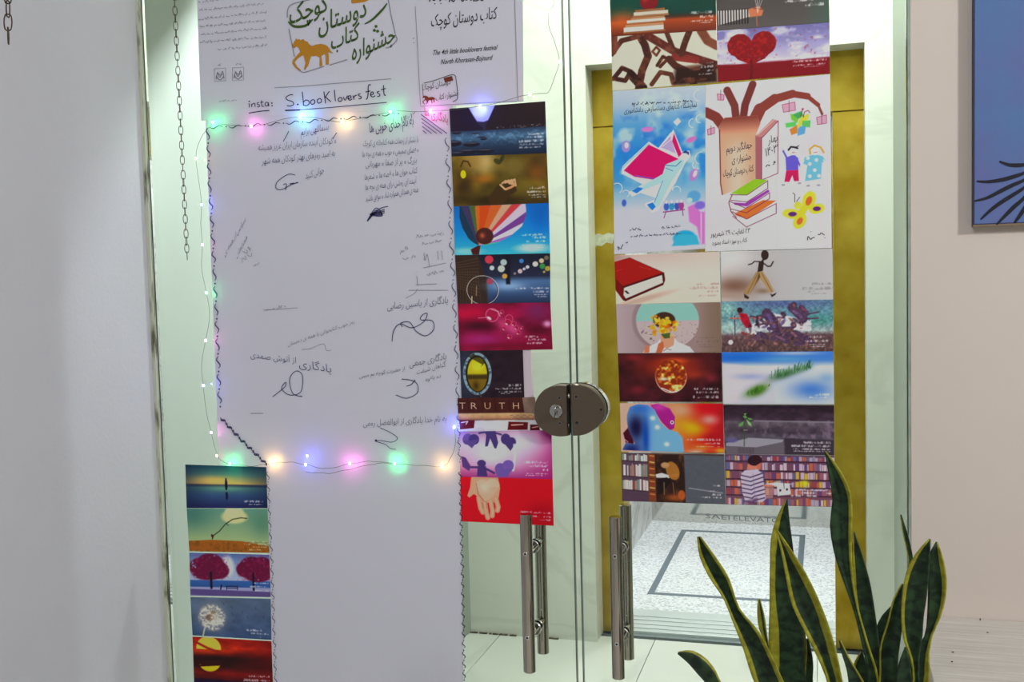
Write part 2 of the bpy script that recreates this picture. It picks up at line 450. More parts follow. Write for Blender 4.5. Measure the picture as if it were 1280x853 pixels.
# lock: two D-shaped halves meeting over the gap
def LX(x, y): return (650 + x / 8.53, 460 + y / 8.53)
def lock_half(door_o, pts, label, holes, y0=-.024):
    P = []
    n = len(pts)
    for i in range(n):                                       # Catmull-Rom between the traced points, straight on the flat side
        p0, p1, p2, p3 = [np.array(pts[(i + k) % n], float) for k in (-1, 0, 1, 2)]
        if i == n - 1: P.append(p1); continue
        if i == 0: p0 = p1
        if i == n - 2: p3 = p2
        for t in (0, .25, .5, .75):
            P.append(.5 * ((2 * p1) + (p2 - p0) * t + (2 * p0 - 5 * p1 + 4 * p2 - p3) * t * t + (3 * p1 - p0 - 3 * p2 + p3) * t ** 3))
    W = np.array([onY(*LX(*p), y0) for p in P]); c = W.mean(0); m = len(W)
    V = []; 
    ins = c + (W - c) * .972
    for arr, y in ((ins, y0), (W, y0 + .0022), (W, -.0003)):
        for p in arr: V.append((p[0], y, p[2]))
    Fc = [tuple(range(m))]
    for k in range(2):
        for i in range(m):
            j = (i + 1) % m
            Fc.append((k * m + i, (k + 1) * m + i, (k + 1) * m + j, k * m + j))
    Fc.append(tuple(reversed(range(2 * m, 3 * m))))
    lk = autosmooth(mk('lock_plate', V, Fc, M_LOCK, door_o), 30); lk['label'] = label
    V = []
    for y in (.0103, .030):
        for p in W: V.append((p[0], y, p[2]))
    Fb = [tuple(range(m)), tuple(reversed(range(m, 2 * m)))] + [(i, m + i, m + (i + 1) % m, (i + 1) % m) for i in range(m)]
    mk('back_plate', V, Fb, M_CHROME, lk)
    for hx, hy, r in holes:
        q = onY(*LX(hx, hy), y0)
        MB().cyl((q[0], y0 - .0006, q[2]), (q[0], y0 + .002, q[2]), r * 1.25, 16).build('screw_rim', M_CHROME, lk)
        MB().cyl((q[0], y0 - .0010, q[2]), (q[0], y0 + .001, q[2]), r, 16).build('screw', M_BLACK, lk)
    return lk
lkl = lock_half(door_l, [(497, 188), (430, 183), (350, 192), (250, 240), (178, 330), (148, 440), (160, 560), (225, 655), (320, 715), (420, 735), (508, 728)],
                'left half of the bronze lock, with the turn knob', [(420, 320, .0022), (425, 592, .0024), (167, 456, .0014)])
lkr = lock_half(door_r, [(562, 727), (640, 724), (720, 702), (815, 640), (880, 560), (900, 460), (880, 370), (820, 280), (735, 212), (640, 180), (533, 178)],
                'right half of the bronze lock, plain with screws', [(600, 310, .0026), (606, 585, .0028), (865, 447, .0018)])
q = onY(*LX(385, 462), -.024); kx, kz = q[0], q[2]
kb = MB(); kb.cyl((kx, -.028, kz), (kx, -.0242, kz), .0125, 28, bev=.001)
autosmooth(kb.build('knob_rosette', M_CHROME, lkl))
# thumbturn: an oval disc with pinched grip
bm = bmesh.new(); bmesh.ops.create_uvsphere(bm, u_segments=20, v_segments=12, radius=1)
for v in bm.verts:
    x, y, z = v.co
    g = .35 + .65 * abs(z)
    v.co = Vector((kx + x * .0045 * g + z * .003, -.034 + y * .009, kz + z * .0125))
bm.verts.index_update()
kn = MB(); kn.add([v.co for v in bm.verts], [[v.index for v in f.verts] for f in bm.faces]); bm.free()
kn.build('turn_knob', M_CHROME, lkl, True)
# keeper bolts seen in the gap
for yy in (300, 612):
    q = onY(*LX(515, yy), -.012)
    MB().cyl((q[0] - .004, -.012, q[2]), (q[0] + .0015, -.012, q[2]), .004, 14).build('bolt', M_CHROME, lkl)
q0 = onY(*LX(497, 200), -.010); q1 = onY(*LX(540, 720), -.010)
MB().box((q0[0] + .001, -.010, q1[2]), (q1[0] - .0015, -.006, q0[2])).build('gap_strip', M_BLACK, lkl)

# ------------------------------------------------------------------ the lift behind the lobby
lift = empty('elevator', (-.36, 1.5, 0))
tag(lift, 'open lift with brass door frame and white terrazzo floor, behind the glass doors', 'elevator')
YJ = YB + .105
def zc(y): return onZ(791, y, 0)[1]
# brass frame standing in the recess
JB = .115
jl0, jl1, jr0, jr1 = OX0 - .02, -.648, .030, OX1 + .02
ZH = 1.695
MB().cbox((jl0, YJ, 0), (jl1, YJ + JB, ZH), .002).build('door_jamb', BRASS, lift)
MB().cbox((jr0, YJ, 0), (jr1, YJ + JB, ZH), .002).build('door_jamb', BRASS, lift)
MB().cbox((jl0, YJ - .004, ZH + .001), (jr1, YJ + JB, OZ + .03), .002).build('header_panel', BRASS, lift)
# car
cx0, cx1, cy0, cy1, cz1 = -.812, .092, YJ + JB + .03, 3.125, 2.2
FT = onZ(791, 761, 0)[1]
MB().box((cx0, FT, -.05), (cx1, cy1, -.001)).build('car_floor', TERRAZZO, lift)
M_CARWALL = mat('car_steel', (205, 208, 205), .28, .8)
MIR = mat('polished_car_back', (212, 212, 206), .09, 1.)
MB().box((cx0, cy1, -.05), (cx1, cy1 + .03, cz1)).build('car_back_panel', MIR, lift)
M_CARSIDE = marble_material('car_side_marble', (214, 214, 212), (150, 146, 140), 1.6, .7, .3)
MB().box((cx0 - .03, cy0, -.05), (cx0, cy1 + .03, cz1)).build('car_side_panel', M_CARSIDE, lift)
MB().box((cx1, cy0, -.05), (cx1 + .03, cy1 + .03, cz1)).build('car_side_panel', M_CARSIDE, lift)
MB().box((cx0 - .03, cy0, cz1), (cx1 + .03, cy1 + .03, cz1 + .03)).build('car_ceiling', M_CARWALL, lift)
MB().cyl((-.36, 2.45, 2.2), (-.36, 2.45, 2.19), .25, 32).build('ceiling_lamp', mat('lit_diffuser', (240, 245, 255), .5, emit=(235, 243, 255), estr=3), lift)
M_INLAY = mat('dark_slate_inlay', (104, 118, 130), .4)
ix0, ix1, iy0, iy1, iw = -.648, -.088, 1.95, 2.965, .024
for a, b in (((ix0, iy0), (ix0 + iw, iy1)), ((ix1 - iw, iy0), (ix1, iy1))):
    MB().box((a[0], a[1], -.0012), (b[0], b[1], .0006)).build('floor_inlay', M_INLAY, lift)
for yy in (iy0, iy1 - iw):
    MB().box((ix0 + iw, yy, -.0012), (ix1 - iw, yy + iw, .0006)).build('floor_inlay', M_INLAY, lift)
# sill: grooved metal threshold
M_SILL = mat('sill_metal', (206, 214, 214), .4, .3)
ys = [FT, zc(770.2), zc(774.8), zc(780.0), zc(785.0), zc(789.5)]
MB().box((OX0 - .02, ys[-1] - .02, -.03), (OX1 + .02, FT, -.008)).build('sill_bed', mat('sill_groove', (112, 124, 126), .6), lift)
for i in range(5):
    MB().cbox((jl1 - .12, ys[i + 1] + .006, -.012), (cx1 + .02, ys[i] - (.004 if i else .002), .001), .001).build('sill_rail', M_SILL, lift)
# clear tape torn across the brass jamb
def strip_quad(name, corners, m, parent=None, t=.0006):
    V = [tuple(p) for p in corners]; n = len(V)
    B = [(p[0], p[1] + t, p[2]) for p in V]
    return mk(name, V + B, [tuple(range(n)), tuple(reversed(range(n, 2 * n)))] + [(i, n + i, n + (i + 1) % n, (i + 1) % n) for i in range(n)], m, parent)
tp = [(741, 295), (748, 292), (754, 294), (760, 291), (768, 293), (768, 298), (765, 305), (758, 303), (752, 308), (746, 307), (742, 312), (740, 303)]
tape = strip_quad('tape', [onY(x, y, YJ - .001) for x, y in reversed(tp)], mat('torn_tape', (206, 206, 180), .3, noise=.35, nscale=60))
tag(tape, 'torn strip of whitish adhesive tape on the left brass jamb of the lift', 'tape')

# crumbs of plaster along the foot of the lobby wall
random.seed(5); cr = MB()
for i in range(75):
    x = random.choice([random.uniform(586, 610), random.uniform(606, 645), random.uniform(683, 698)])
    y = 799.5 + (x - 600) * .045 + random.uniform(-3, 1.5) * (2 if x < 606 else .6)
    p = onY(x, y, YB - .004); s = random.uniform(.0015, .004)
    cr.box((p[0] - s, YB - .008, max(p[2], .0005)), (p[0] + s, YB - .001, max(p[2], .0005) + s))
o = cr.build('plaster_crumbs', mat('damp_brown_crumbs', (112, 96, 62), .9, noise=.5, nscale=80))
tag(o, 'brown damp crumbs along the foot of the lobby back wall', 'debris', kind='stuff')
# ------------------------------------------------------------------ flat print: pictures as coloured fine grids
ILLUM = 0.61                       # a white sheet in this light photographs at about this value
def vnoise(shape, seed, sx, sy, octv=3):
    rng = np.random.RandomState(seed); H, W = shape; out = np.zeros(shape); amp = 1.; tot = 0
    for o in range(octv):
        nx, ny = int(sx * 2 ** o) + 2, int(sy * 2 ** o) + 2
        g = rng.rand(ny + 1, nx + 1)
        yy = np.linspace(0, ny - 1e-6, H); xx = np.linspace(0, nx - 1e-6, W)
        yi = yy.astype(int); xi = xx.astype(int); fy = (yy - yi)[:, None]; fx = (xx - xi)[None, :]
        fy = fy * fy * (3 - 2 * fy); fx = fx * fx * (3 - 2 * fx)
        a = g[yi][:, xi]; b = g[yi][:, xi + 1]; c = g[yi + 1][:, xi]; d = g[yi + 1][:, xi + 1]
        out += amp * ((a * (1 - fx) + b * fx) * (1 - fy) + (c * (1 - fx) + d * fx) * fy); tot += amp; amp *= .55
    return out / tot

class Pic:
    """raster painter in its own picture coordinates (x0..x1, y0..y1), y down"""
    def __init__(s, x0, y0, x1, y1, W=190, base=(128, 128, 128)):
        s.x0, s.y0, s.x1, s.y1 = x0, y0, x1, y1
        H = max(2, int(W * (y1 - y0) / (x1 - x0))); s.W, s.H = W, H
        s.X, s.Y = np.meshgrid(np.linspace(x0, x1, W), np.linspace(y0, y1, H))
        s.px = (x1 - x0) / W; s.im = np.ones((H, W, 3)) * np.array(base, float)
    def mix(s, a, c):
        a = np.clip(a, 0, 1)[..., None]; c = np.asarray(c, float); s.im = s.im * (1 - a) + c * a; return s
    def grad(s, stops, ax='y'):
        T = (s.Y - s.y0) / (s.y1 - s.y0) if ax == 'y' else (s.X - s.x0) / (s.x1 - s.x0)
        k = [p for p, _ in stops]
        for ch in range(3): s.im[..., ch] = np.interp(T, k, [c[ch] for _, c in stops])
        return s
    def noise(s, seed, sx, sy, lo, hi, c, al=1., octv=3, mask=None):
        n = vnoise(s.X.shape, seed, sx, sy, octv); a = np.clip((n - lo) / (hi - lo), 0, 1) * al
        if mask is not None: a = a * mask
        return s.mix(a, c)
    def gain(s, seed, sx, sy, amt, octv=3):
        n = vnoise(s.X.shape, seed, sx, sy, octv); s.im = s.im * (1 + (n - .5)[..., None] * 2 * amt); return s
    def ell_mask(s, cx, cy, rx, ry, soft=1., rot=0.):
        c, n = math.cos(math.radians(rot)), math.sin(math.radians(rot))
        dx, dy = s.X - cx, s.Y - cy; u = (dx * c + dy * n) / rx; v = (-dx * n + dy * c) / ry
        r = np.sqrt(u * u + v * v); w_ = max(soft, s.px) / min(rx, ry)
        return np.clip((1 - r) / w_ + .5, 0, 1)
    def ell(s, cx, cy, rx, ry, c, soft=1., rot=0., al=1.):
        return s.mix(s.ell_mask(cx, cy, rx, ry, soft, rot) * al, c)
    def glow(s, cx, cy, rx, ry, c, al=1., rot=0):
        cc, n = math.cos(math.radians(rot)), math.sin(math.radians(rot))
        dx, dy = s.X - cx, s.Y - cy; u = (dx * cc + dy * n) / rx; v = (-dx * n + dy * cc) / ry
        return s.mix(np.exp(-(u * u + v * v)) * al, c)
    def poly_mask(s, pts, soft=1.):
        P = np.array(pts, float); n = len(P); ins = np.zeros(s.X.shape, bool); d = np.full(s.X.shape, 1e9)
        for i in range(n):
            (ax, ay), (bx, by) = P[i], P[(i + 1) % n]
            cond = ((ay > s.Y) != (by > s.Y))
            with np.errstate(divide='ignore', invalid='ignore'):
                xi = (bx - ax) * (s.Y - ay) / (by - ay + 1e-12) + ax
            ins ^= cond & (s.X < xi)
            vx, vy = bx - ax, by - ay; t = np.clip(((s.X - ax) * vx + (s.Y - ay) * vy) / (vx * vx + vy * vy + 1e-9), 0, 1)
            d = np.minimum(d, np.hypot(s.X - ax - t * vx, s.Y - ay - t * vy))
        sd = np.where(ins, d, -d); return np.clip(sd / max(soft, s.px) + .5, 0, 1)
    def poly(s, pts, c, soft=1., al=1.): return s.mix(s.poly_mask(pts, soft) * al, c)
    def line(s, pts, w_, c, al=1., soft=1.):
        d = np.full(s.X.shape, 1e9)
        for (ax, ay), (bx, by) in zip(pts[:-1], pts[1:]):
            vx, vy = bx - ax, by - ay; t = np.clip(((s.X - ax) * vx + (s.Y - ay) * vy) / (vx * vx + vy * vy + 1e-9), 0, 1)
            d = np.minimum(d, np.hypot(s.X - ax - t * vx, s.Y - ay - t * vy))
        return s.mix(np.clip((w_ / 2 - d) / max(soft, s.px) + .5, 0, 1) * al, c)
    def caption(s, rows, seed=1, c=(235, 232, 235)):
        """rows of tiny print: (xa, xb, y, height)"""
        for k, (xa, xb, y, h) in enumerate(rows):
            n = vnoise(s.X.shape, seed * 7 + k, (s.x1 - s.x0) / h * 1.7, (s.y1 - s.y0) / h * .8, 2)
            n2 = vnoise(s.X.shape, seed * 13 + k, (s.x1 - s.x0) / h * .35, 2, 1)
            m = (np.abs(s.Y - y) < h / 2) & (s.X > xa) & (s.X < xb)
            base = np.clip(1 - np.abs(s.Y - y - h * .12) / (h * .34), 0, 1)
            a = np.clip((n - .42) * 5, 0, 1) * .6 + base * .3
            s.mix(np.where(m, np.clip(a, 0, 1) * np.clip((n2 - .16) * 14, 0, 1), 0) * .75, c)
        return s

def card(name, quad, pic, y=-.0012, mat_=None, parent=None, t=.0005, bright=1.0):
    """a printed sheet: its four corners surveyed on the glass plane, its picture as grid colours"""
    tl, tr, br, bl = [onY(*p, y) for p in quad]
    # keep opposite edges true so the sheet stays a rectangle in the place
    H, W = pic.H, pic.W
    u = np.linspace(0, 1, W)[None, :, None]; v = np.linspace(0, 1, H)[:, None, None]
    G = (tl * (1 - u) + tr * u) * (1 - v) + (bl * (1 - u) + br * u) * v
    V = G.reshape(-1, 3); n = len(V)
    idx = np.arange(H * W).reshape(H, W)
    Q = np.stack([idx[1:, :-1], idx[1:, 1:], idx[:-1, 1:], idx[:-1, :-1]], -1).reshape(-1, 4)
    back = np.array([tl, tr, br, bl]) + np.array([0, t, 0])
    origin = np.array([(tl[0] + tr[0]) / 2, y, bl[2]])
    A = np.vstack([V, back]) - origin
    rim = [[n, n + 1, n + 2, n + 3]]
    top = list(idx[0, :]); bot = list(idx[-1, :]); lef = list(idx[:, 0]); rig = list(idx[:, -1])
    rim.append([n] + top + [n + 1]); rim.append([n + 2] + bot[::-1] + [n + 3]); rim.append([n + 3] + lef[::-1] + [n]); rim.append([n + 1] + rig + [n + 2])
    loops = np.concatenate([Q.ravel()] + [np.array(r) for r in rim])
    tot = np.concatenate([np.full(len(Q), 4), np.array([len(r) for r in rim])]); st = np.concatenate([[0], np.cumsum(tot)[:-1]])
    me = bpy.data.meshes.new(name)
    me.vertices.add(len(A)); me.vertices.foreach_set('co', A.astype(np.float32).ravel())
    me.loops.add(len(loops)); me.loops.foreach_set('vertex_index', loops.astype(np.int32))
    me.polygons.add(len(tot)); me.polygons.foreach_set('loop_start', st.astype(np.int32))
    me.update(calc_edges=True)
    im = pic.im; im = im.mean(-1, keepdims=True) * -.10 + im * 1.10          # strong print inks
    lin = srgb(np.clip(im * bright, 0, 255)) / ILLUM
    lin = np.clip(lin, 0.004, .88).reshape(-1, 3)
    C4 = np.ones((len(A), 4), np.float32); C4[:n, :3] = lin; C4[n:, :3] = .75
    at = me.color_attributes.new('print', 'FLOAT_COLOR', 'POINT'); at.data.foreach_set('color', C4.ravel())
    me.materials.append(mat_ or CARD)
    o = bpy.data.objects.new(name, me); COL.objects.link(o); o.location = origin
    return o

# ------------------------------------------------------------------ flat lettering
AR = {'ا': ('\uFE8D', '\uFE8E'), 'آ': ('\uFE81', '\uFE82'), 'د': ('\uFEA9', '\uFEAA'), 'ذ': ('\uFEAB', '\uFEAC'), 'ر': ('\uFEAD', '\uFEAE'),
      'ز': ('\uFEAF', '\uFEB0'), 'ژ': ('\uFB8A', '\uFB8B'), 'و': ('\uFEED', '\uFEEE'),
      'ب': 0xFE8F, 'ت': 0xFE95, 'ث': 0xFE99, 'ج': 0xFE9D, 'ح': 0xFEA1, 'خ': 0xFEA5, 'س': 0xFEB1, 'ش': 0xFEB5, 'ص': 0xFEB9, 'ض': 0xFEBD,
      'ط': 0xFEC1, 'ظ': 0xFEC5, 'ع': 0xFEC9, 'غ': 0xFECD, 'ف': 0xFED1, 'ق': 0xFED5, 'ل': 0xFEDD, 'م': 0xFEE1, 'ن': 0xFEE5, 'ه': 0xFEE9,
      'پ': 0xFB56, 'چ': 0xFB7A, 'ک': 0xFB8E, 'گ': 0xFB92, 'ی': 0xFBFC}
def shape_persian(s):
    out = []; n = len(s)
    dual = lambda ch: ch in AR and not isinstance(AR[ch], tuple)
    for i, ch in enumerate(s):
        if ch not in AR: out.append(ch); continue
        prev = i > 0 and dual(s[i - 1]); nxt = i < n - 1 and s[i + 1] in AR
        a = AR[ch]
        if isinstance(a, tuple): out.append(a[1] if prev else a[0])
        else:
            k = 3 if (prev and nxt) else 1 if prev else 2 if nxt else 0   # isolated, final, initial, medial
            out.append(chr(a + k))
    r = ''.join(reversed(out))
    # digits keep their order
    import re
    return re.sub('[۰-۹]+', lambda m_: m_.group(0)[::-1], r)

_cache = {}
def text_geo(s, thin=0., shear=0.):
    key = (s, thin, shear)
    if key in _cache: return _cache[key]
    c = bpy.data.curves.new('lettering', 'FONT'); c.body = s; c.resolution_u = 2; c.offset = thin; c.shear = shear
    o = bpy.data.objects.new('lettering', c); COL.objects.link(o)
    dg = bpy.context.evaluated_depsgraph_get()
    me = bpy.data.meshes.new_from_object(o.evaluated_get(dg), depsgraph=dg)
    V = np.array([v.co[:2] for v in me.vertices]) if len(me.vertices) else np.zeros((0, 2))
    Fc = [list(p.vertices) for p in me.polygons]
    bpy.data.objects.remove(o); bpy.data.meshes.remove(me); bpy.data.curves.remove(c)
    _cache[key] = (V, Fc); return V, Fc

class Ink:
    """writing laid on a sheet in the plane Y = y; coordinates are surveyed from the photograph"""
    def __init__(s, y): s.y = y; s.v = []; s.f = []
    def text(s, body, x0, y0, x1, y1, h=None, thin=0., shear=0., persian=False):
        """baseline from (x0,y0) to (x1,y1), letters stretched to fill it; h = em height in px"""
        V, Fc = text_geo(shape_persian(body) if persian else body, thin, shear)
        if not len(V): return s
        if thin < 0 and h: h = h * .82
        a, b = V[:, 0].min(), V[:, 0].max(); L = math.hypot(x1 - x0, y1 - y0); sc = L / (b - a)
        sy = h if h else sc
        ex = np.array([x1 - x0, y1 - y0]) / L; ey = np.array([-.035, -1.0])
        n = len(s.v)
        for p in V:
            q = np.array([x0, y0]) + ex * (p[0] - a) * sc + ey * p[1] * sy
            s.v.append(onY(q[0], q[1], s.y))
        for f in Fc: s.f.append([n + i for i in f])
        return s
    def line(s, pts, w_=1.2, taper=False):
        P = [np.array(p, float) for p in pts]; n = len(s.v); m = len(P)
        for i in range(m):
            d = P[min(i + 1, m - 1)] - P[max(i - 1, 0)]; L = np.hypot(*d) or 1; nr = np.array([-d[1], d[0]]) / L
            ww = w_ / 2 * (1 if not taper else .35 + .65 * math.sin(math.pi * (i + .5) / m))
            s.v.append(onY(*(P[i] - nr * ww), s.y)); s.v.append(onY(*(P[i] + nr * ww), s.y))
        for i in range(m - 1): s.f.append([n + 2 * i, n + 2 * i + 1, n + 2 * i + 3, n + 2 * i + 2])
        return s
    def curve(s, pts, w_=1.2, k=5, taper=False):
        P = [np.array(p, float) for p in pts]; out = []
        for i in range(len(P) - 1):
            p0 = P[max(i - 1, 0)]; p1 = P[i]; p2 = P[i + 1]; p3 = P[min(i + 2, len(P) - 1)]
            for j in range(k):
                t = j / k
                out.append(.5 * (2 * p1 + (p2 - p0) * t + (2 * p0 - 5 * p1 + 4 * p2 - p3) * t * t + (3 * p1 - p0 - 3 * p2 + p3) * t ** 3))
        out.append(P[-1]); return s.line(out, w_, taper)
    def dot(s, x, y, r=1.2):
        n = len(s.v)
        for i in range(7):
            a = 2 * math.pi * i / 7; s.v.append(onY(x + r * math.cos(a), y + r * math.sin(a), s.y))
        s.f.append([n + i for i in range(7)]); return s
    def poly(s, pts):
        n = len(s.v)
        for p in pts: s.v.append(onY(*p, s.y))
        s.f.append([n + i for i in range(len(pts))]); return s
    def scrawl(s, x0, y0, x1, y1, h=5., seed=0, w_=1.1):
        """a line of cursive handwriting too small to read"""
        rng = random.Random(seed); L = math.hypot(x1 - x0, y1 - y0); ex = np.array([x1 - x0, y1 - y0]) / L; ey = np.array([ex[1], -ex[0]]); t = 0
        while t < L - 2:
            wl = rng.uniform(6, 15) * h / 5; wl = min(wl, L - t); pts = []; u = 0
            while u < wl:
                pts.append(np.array([x0, y0]) + ex * (t + u) + ey * rng.choice([0, 0, .5, 1.0, -.25, .25]) * h * rng.uniform(.6, 1.1)); u += rng.uniform(1.1, 2.4) * h / 5
            if len(pts) > 1: s.curve(pts, w_, 3)
            for _ in range(rng.randint(0, 2)):
                c = np.array([x0, y0]) + ex * (t + rng.uniform(0, wl)) + ey * rng.choice([-.5, 1.15]) * h; s.dot(c[0], c[1], w_ * .55)
            t += wl + rng.uniform(1.5, 3.5) * h / 5
        return s
    def build(s, name, m, parent):
        if not s.v: return None
        o_ = mk(name, s.v, s.f, m, parent); o_['kind'] = 'stuff'; return o_
# ------------------------------------------------------------------ the picture cards
def put(quad, pic, label, group, y=-.0012, name='picture_card', cat='card', bright=1.0):
    return tag(card(name, quad, pic, y, bright=bright), label, cat, group)
random.seed(11)
G1 = 'picture cards pasted beside the door seam'
# river
p = Pic(52, 40, 566, 315, base=(30, 26, 44))
p.grad([(0, (34, 28, 44)), (.42, (40, 36, 54)), (.5, (44, 60, 84)), (.62, (66, 96, 122)), (.8, (36, 52, 74)), (1, (24, 32, 52))])
p.poly([(150, 30), (310, 30), (265, 118), (235, 128), (200, 122)], (150, 150, 215), 6); p.glow(215, 62, 40, 38, (235, 245, 255))
p.poly([(52, 40), (155, 40), (200, 130), (240, 175), (52, 172)], (32, 24, 40), 5); p.poly([(300, 40), (566, 40), (566, 172), (240, 175), (255, 130)], (36, 26, 30), 5)
p.noise(3, 60, 40, .55, .8, (140, 140, 150), .6, mask=((p.Y > 156) & (p.Y < 172) & (p.X > 300)))
p.noise(4, 26, 18, .5, .75, (110, 150, 180), .6, mask=np.clip((p.Y - 178) / 20, 0, 1) * np.clip((270 - p.Y) / 60, 0, 1))
for (x, y, a, b) in ((85, 180, 26, 8), (232, 222, 18, 8), (70, 240, 40, 18), (165, 250, 46, 14), (190, 190, 22, 4), (220, 212, 24, 4), (140, 290, 50, 16), (235, 290, 50, 14), (80, 300, 40, 14)):
    p.ell(x, y, a, b, (26, 24, 34), 4); p.ell(x, y - b * .5, a * .8, b * .3, (100, 110, 130), 4, al=.5)
p.caption([(470, 552, 208, 11), (452, 552, 226, 11), (420, 552, 246, 12), (418, 552, 264, 9), (420, 535, 280, 9)], 1)
put([(561.7, 136), (681.5, 126.6), (683.6, 191.5), (564.5, 195.8)], p, 'card of a dark rocky river between cliffs, topmost beside the door seam', G1, -.0026)
# hand in autumn light
p = Pic(62, 315, 573, 582, base=(92, 74, 22)); p.gain(8, 6, 3, .5)
for x, y, a, b, c, al in ((240, 350, 60, 70, (190, 165, 110), .9), (180, 340, 50, 60, (150, 120, 60), .8), (320, 470, 90, 60, (70, 60, 14), .7), (230, 440, 60, 22, (160, 96, 24), .8), (120, 480, 60, 60, (52, 34, 14), .8), (400, 380, 70, 60, (110, 96, 50), .7), (520, 400, 50, 60, (150, 84, 30), .7), (530, 360, 60, 60, (40, 30, 12), .5), (300, 560, 260, 40, (36, 26, 10), .9), (450, 500, 100, 40, (96, 84, 30), .6)):
    p.glow(x, y, a, b, c, al)
p.ell(122, 412, 15, 22, (214, 182, 30), 3); p.line([(110, 370), (125, 340), (150, 345), (162, 370)], 9, (66, 44, 20)); p.ell(310, 350, 22, 14, (60, 58, 24), 4, 30); p.ell(335, 335, 10, 24, (50, 52, 22), 4, 30)
p.poly([(250, 545), (300, 480), (340, 455), (400, 470), (408, 510), (360, 545), (330, 582), (262, 582)], (58, 40, 16), 10)
for k in range(4): p.line([(330 + k * 17, 468 - k * 3), (350 + k * 16, 455 - k * 2), (372 + k * 10, 470 + k * 4)], 10, (206, 152, 112)); 
p.line([(350, 500), (378, 490), (395, 480)], 12, (190, 136, 96)); p.line([(320, 475), (345, 500)], 9, (216, 168, 126))
p.caption([(475, 557, 498, 13), (462, 557, 518, 12), (470, 557, 536, 7), (484, 557, 548, 6)], 2)
put([(564.5, 195.8), (683.6, 191.5), (686, 253.8), (567, 258.3)], p, 'card of a hand in blurred brown autumn light, below the river card', G1, -.0025)
# balloon
p = Pic(73, 580, 585, 850, base=(20, 120, 190)); p.grad([(0, (18, 96, 170)), (.6, (28, 130, 200)), (1, (60, 170, 220))])
p.glow(540, 640, 60, 100, (10, 80, 160), .6); p.ell(490, 820, 80, 22, (170, 200, 220), 22); p.ell(140, 830, 80, 18, (120, 190, 220), 18)
env = p.poly_mask([(105, 580), (462, 580), (466, 640), (440, 700), (380, 750), (300, 790), (240, 800), (190, 795), (150, 760), (118, 700), (103, 640)], 2)
ang = np.degrees(np.arctan2(p.X - 205, 800 - p.Y))
for a0, a1, c in ((-60, -22, (28, 50, 70)), (-22, -12, (60, 50, 84)), (-12, -4, (70, 90, 46)), (-4, 3, (196, 96, 26)), (3, 18, (226, 70, 24)), (18, 31, (216, 92, 40)), (31, 40, (232, 150, 120)), (40, 47, (206, 60, 60)), (47, 56, (216, 180, 200)), (56, 64, (110, 60, 130)), (64, 73, (222, 190, 196)), (73, 80, (150, 96, 170)), (80, 120, (66, 170, 130))):
    p.mix(env * np.clip((ang - a0) / 1.5 + .5, 0, 1) * np.clip((a1 - ang) / 1.5 + .5, 0, 1), c)
p.ell(238, 748, 48, 46, (66, 30, 26), 4); p.glow(226, 745, 14, 14, (170, 80, 60)); p.poly([(170, 850), (160, 820), (200, 800), (215, 800), (205, 850)], (70, 24, 20), 3)
p.caption([(436, 568, 747, 10), (490, 568, 763, 12), (462, 568, 784, 12), (440, 560, 803, 7), (446, 552, 815, 6)], 3)
put([(567, 258.3), (686, 253.8), (687.6, 316.8), (568.7, 319.2)], p, 'card of a rainbow striped hot air balloon on blue sky', G1, -.0024)
# bicycle wheel, city lights
p = Pic(105, 38, 692, 350, base=(34, 38, 58)); p.grad([(0, (24, 24, 40)), (.45, (36, 40, 60)), (.55, (70, 100, 140)), (.8, (52, 74, 110)), (1, (34, 46, 72))])
p.poly([(105, 38), (250, 38), (300, 200), (300, 350), (105, 350)], (50, 36, 30), 14); p.glow(430, 240, 110, 30, (140, 170, 205), .9); p.poly([(405, 38), (450, 38), (445, 230), (420, 230)], (22, 20, 34), 10)
for k in range(12): p.line([(105, 90 + k * 14), (250, 60 + k * 22)], 3, (94, 76, 48), .7)
for k in range(9): p.line([(115 + k * 16, 140), (105 + k * 19, 350)], 2.5, (86, 66, 44), .7)
pm = np.hypot((p.X - 270) / 100, (p.Y - 265) / 92); p.mix(np.clip(1 - np.abs(pm - 1) * 32, 0, 1), (210, 200, 190)); p.mix(np.clip(1 - np.abs(pm - .94) * 30, 0, 1), (30, 26, 30)); p.line([(196, 350), (200, 305)], 5, (220, 200, 150)); p.line([(228, 300), (232, 240)], 4, (170, 130, 90))
for x, y, r, c in ((318, 70, 26, (214, 60, 76)), (334, 124, 15, (200, 214, 216)), (408, 90, 20, (176, 196, 190)), (392, 130, 22, (196, 206, 190)), (412, 178, 16, (216, 160, 70)), (518, 83, 14, (60, 130, 190)), (508, 148, 14, (230, 190, 190)), (533, 134, 9, (200, 200, 230)), (554, 122, 11, (220, 210, 214)), (602, 104, 17, (210, 206, 196)), (640, 84, 15, (216, 190, 150)), (670, 66, 14, (110, 100, 70)), (645, 118, 17, (56, 140, 70)), (676, 134, 16, (170, 150, 60)), (475, 162, 8, (150, 130, 130)), (655, 155, 7, (190, 170, 90)), (318, 210, 20, (160, 60, 80))):
    p.ell(x, y, r, r, c, 4, al=.9)
p.caption([(480, 680, 257, 13), (588, 680, 280, 12), (592, 676, 298, 8), (590, 668, 311, 6)], 4)
put([(568.7, 319.2), (687.6, 316.8), (688, 378.4), (572, 379.8)], p, 'card of a bicycle wheel before blurred city lights', G1, -.0023)
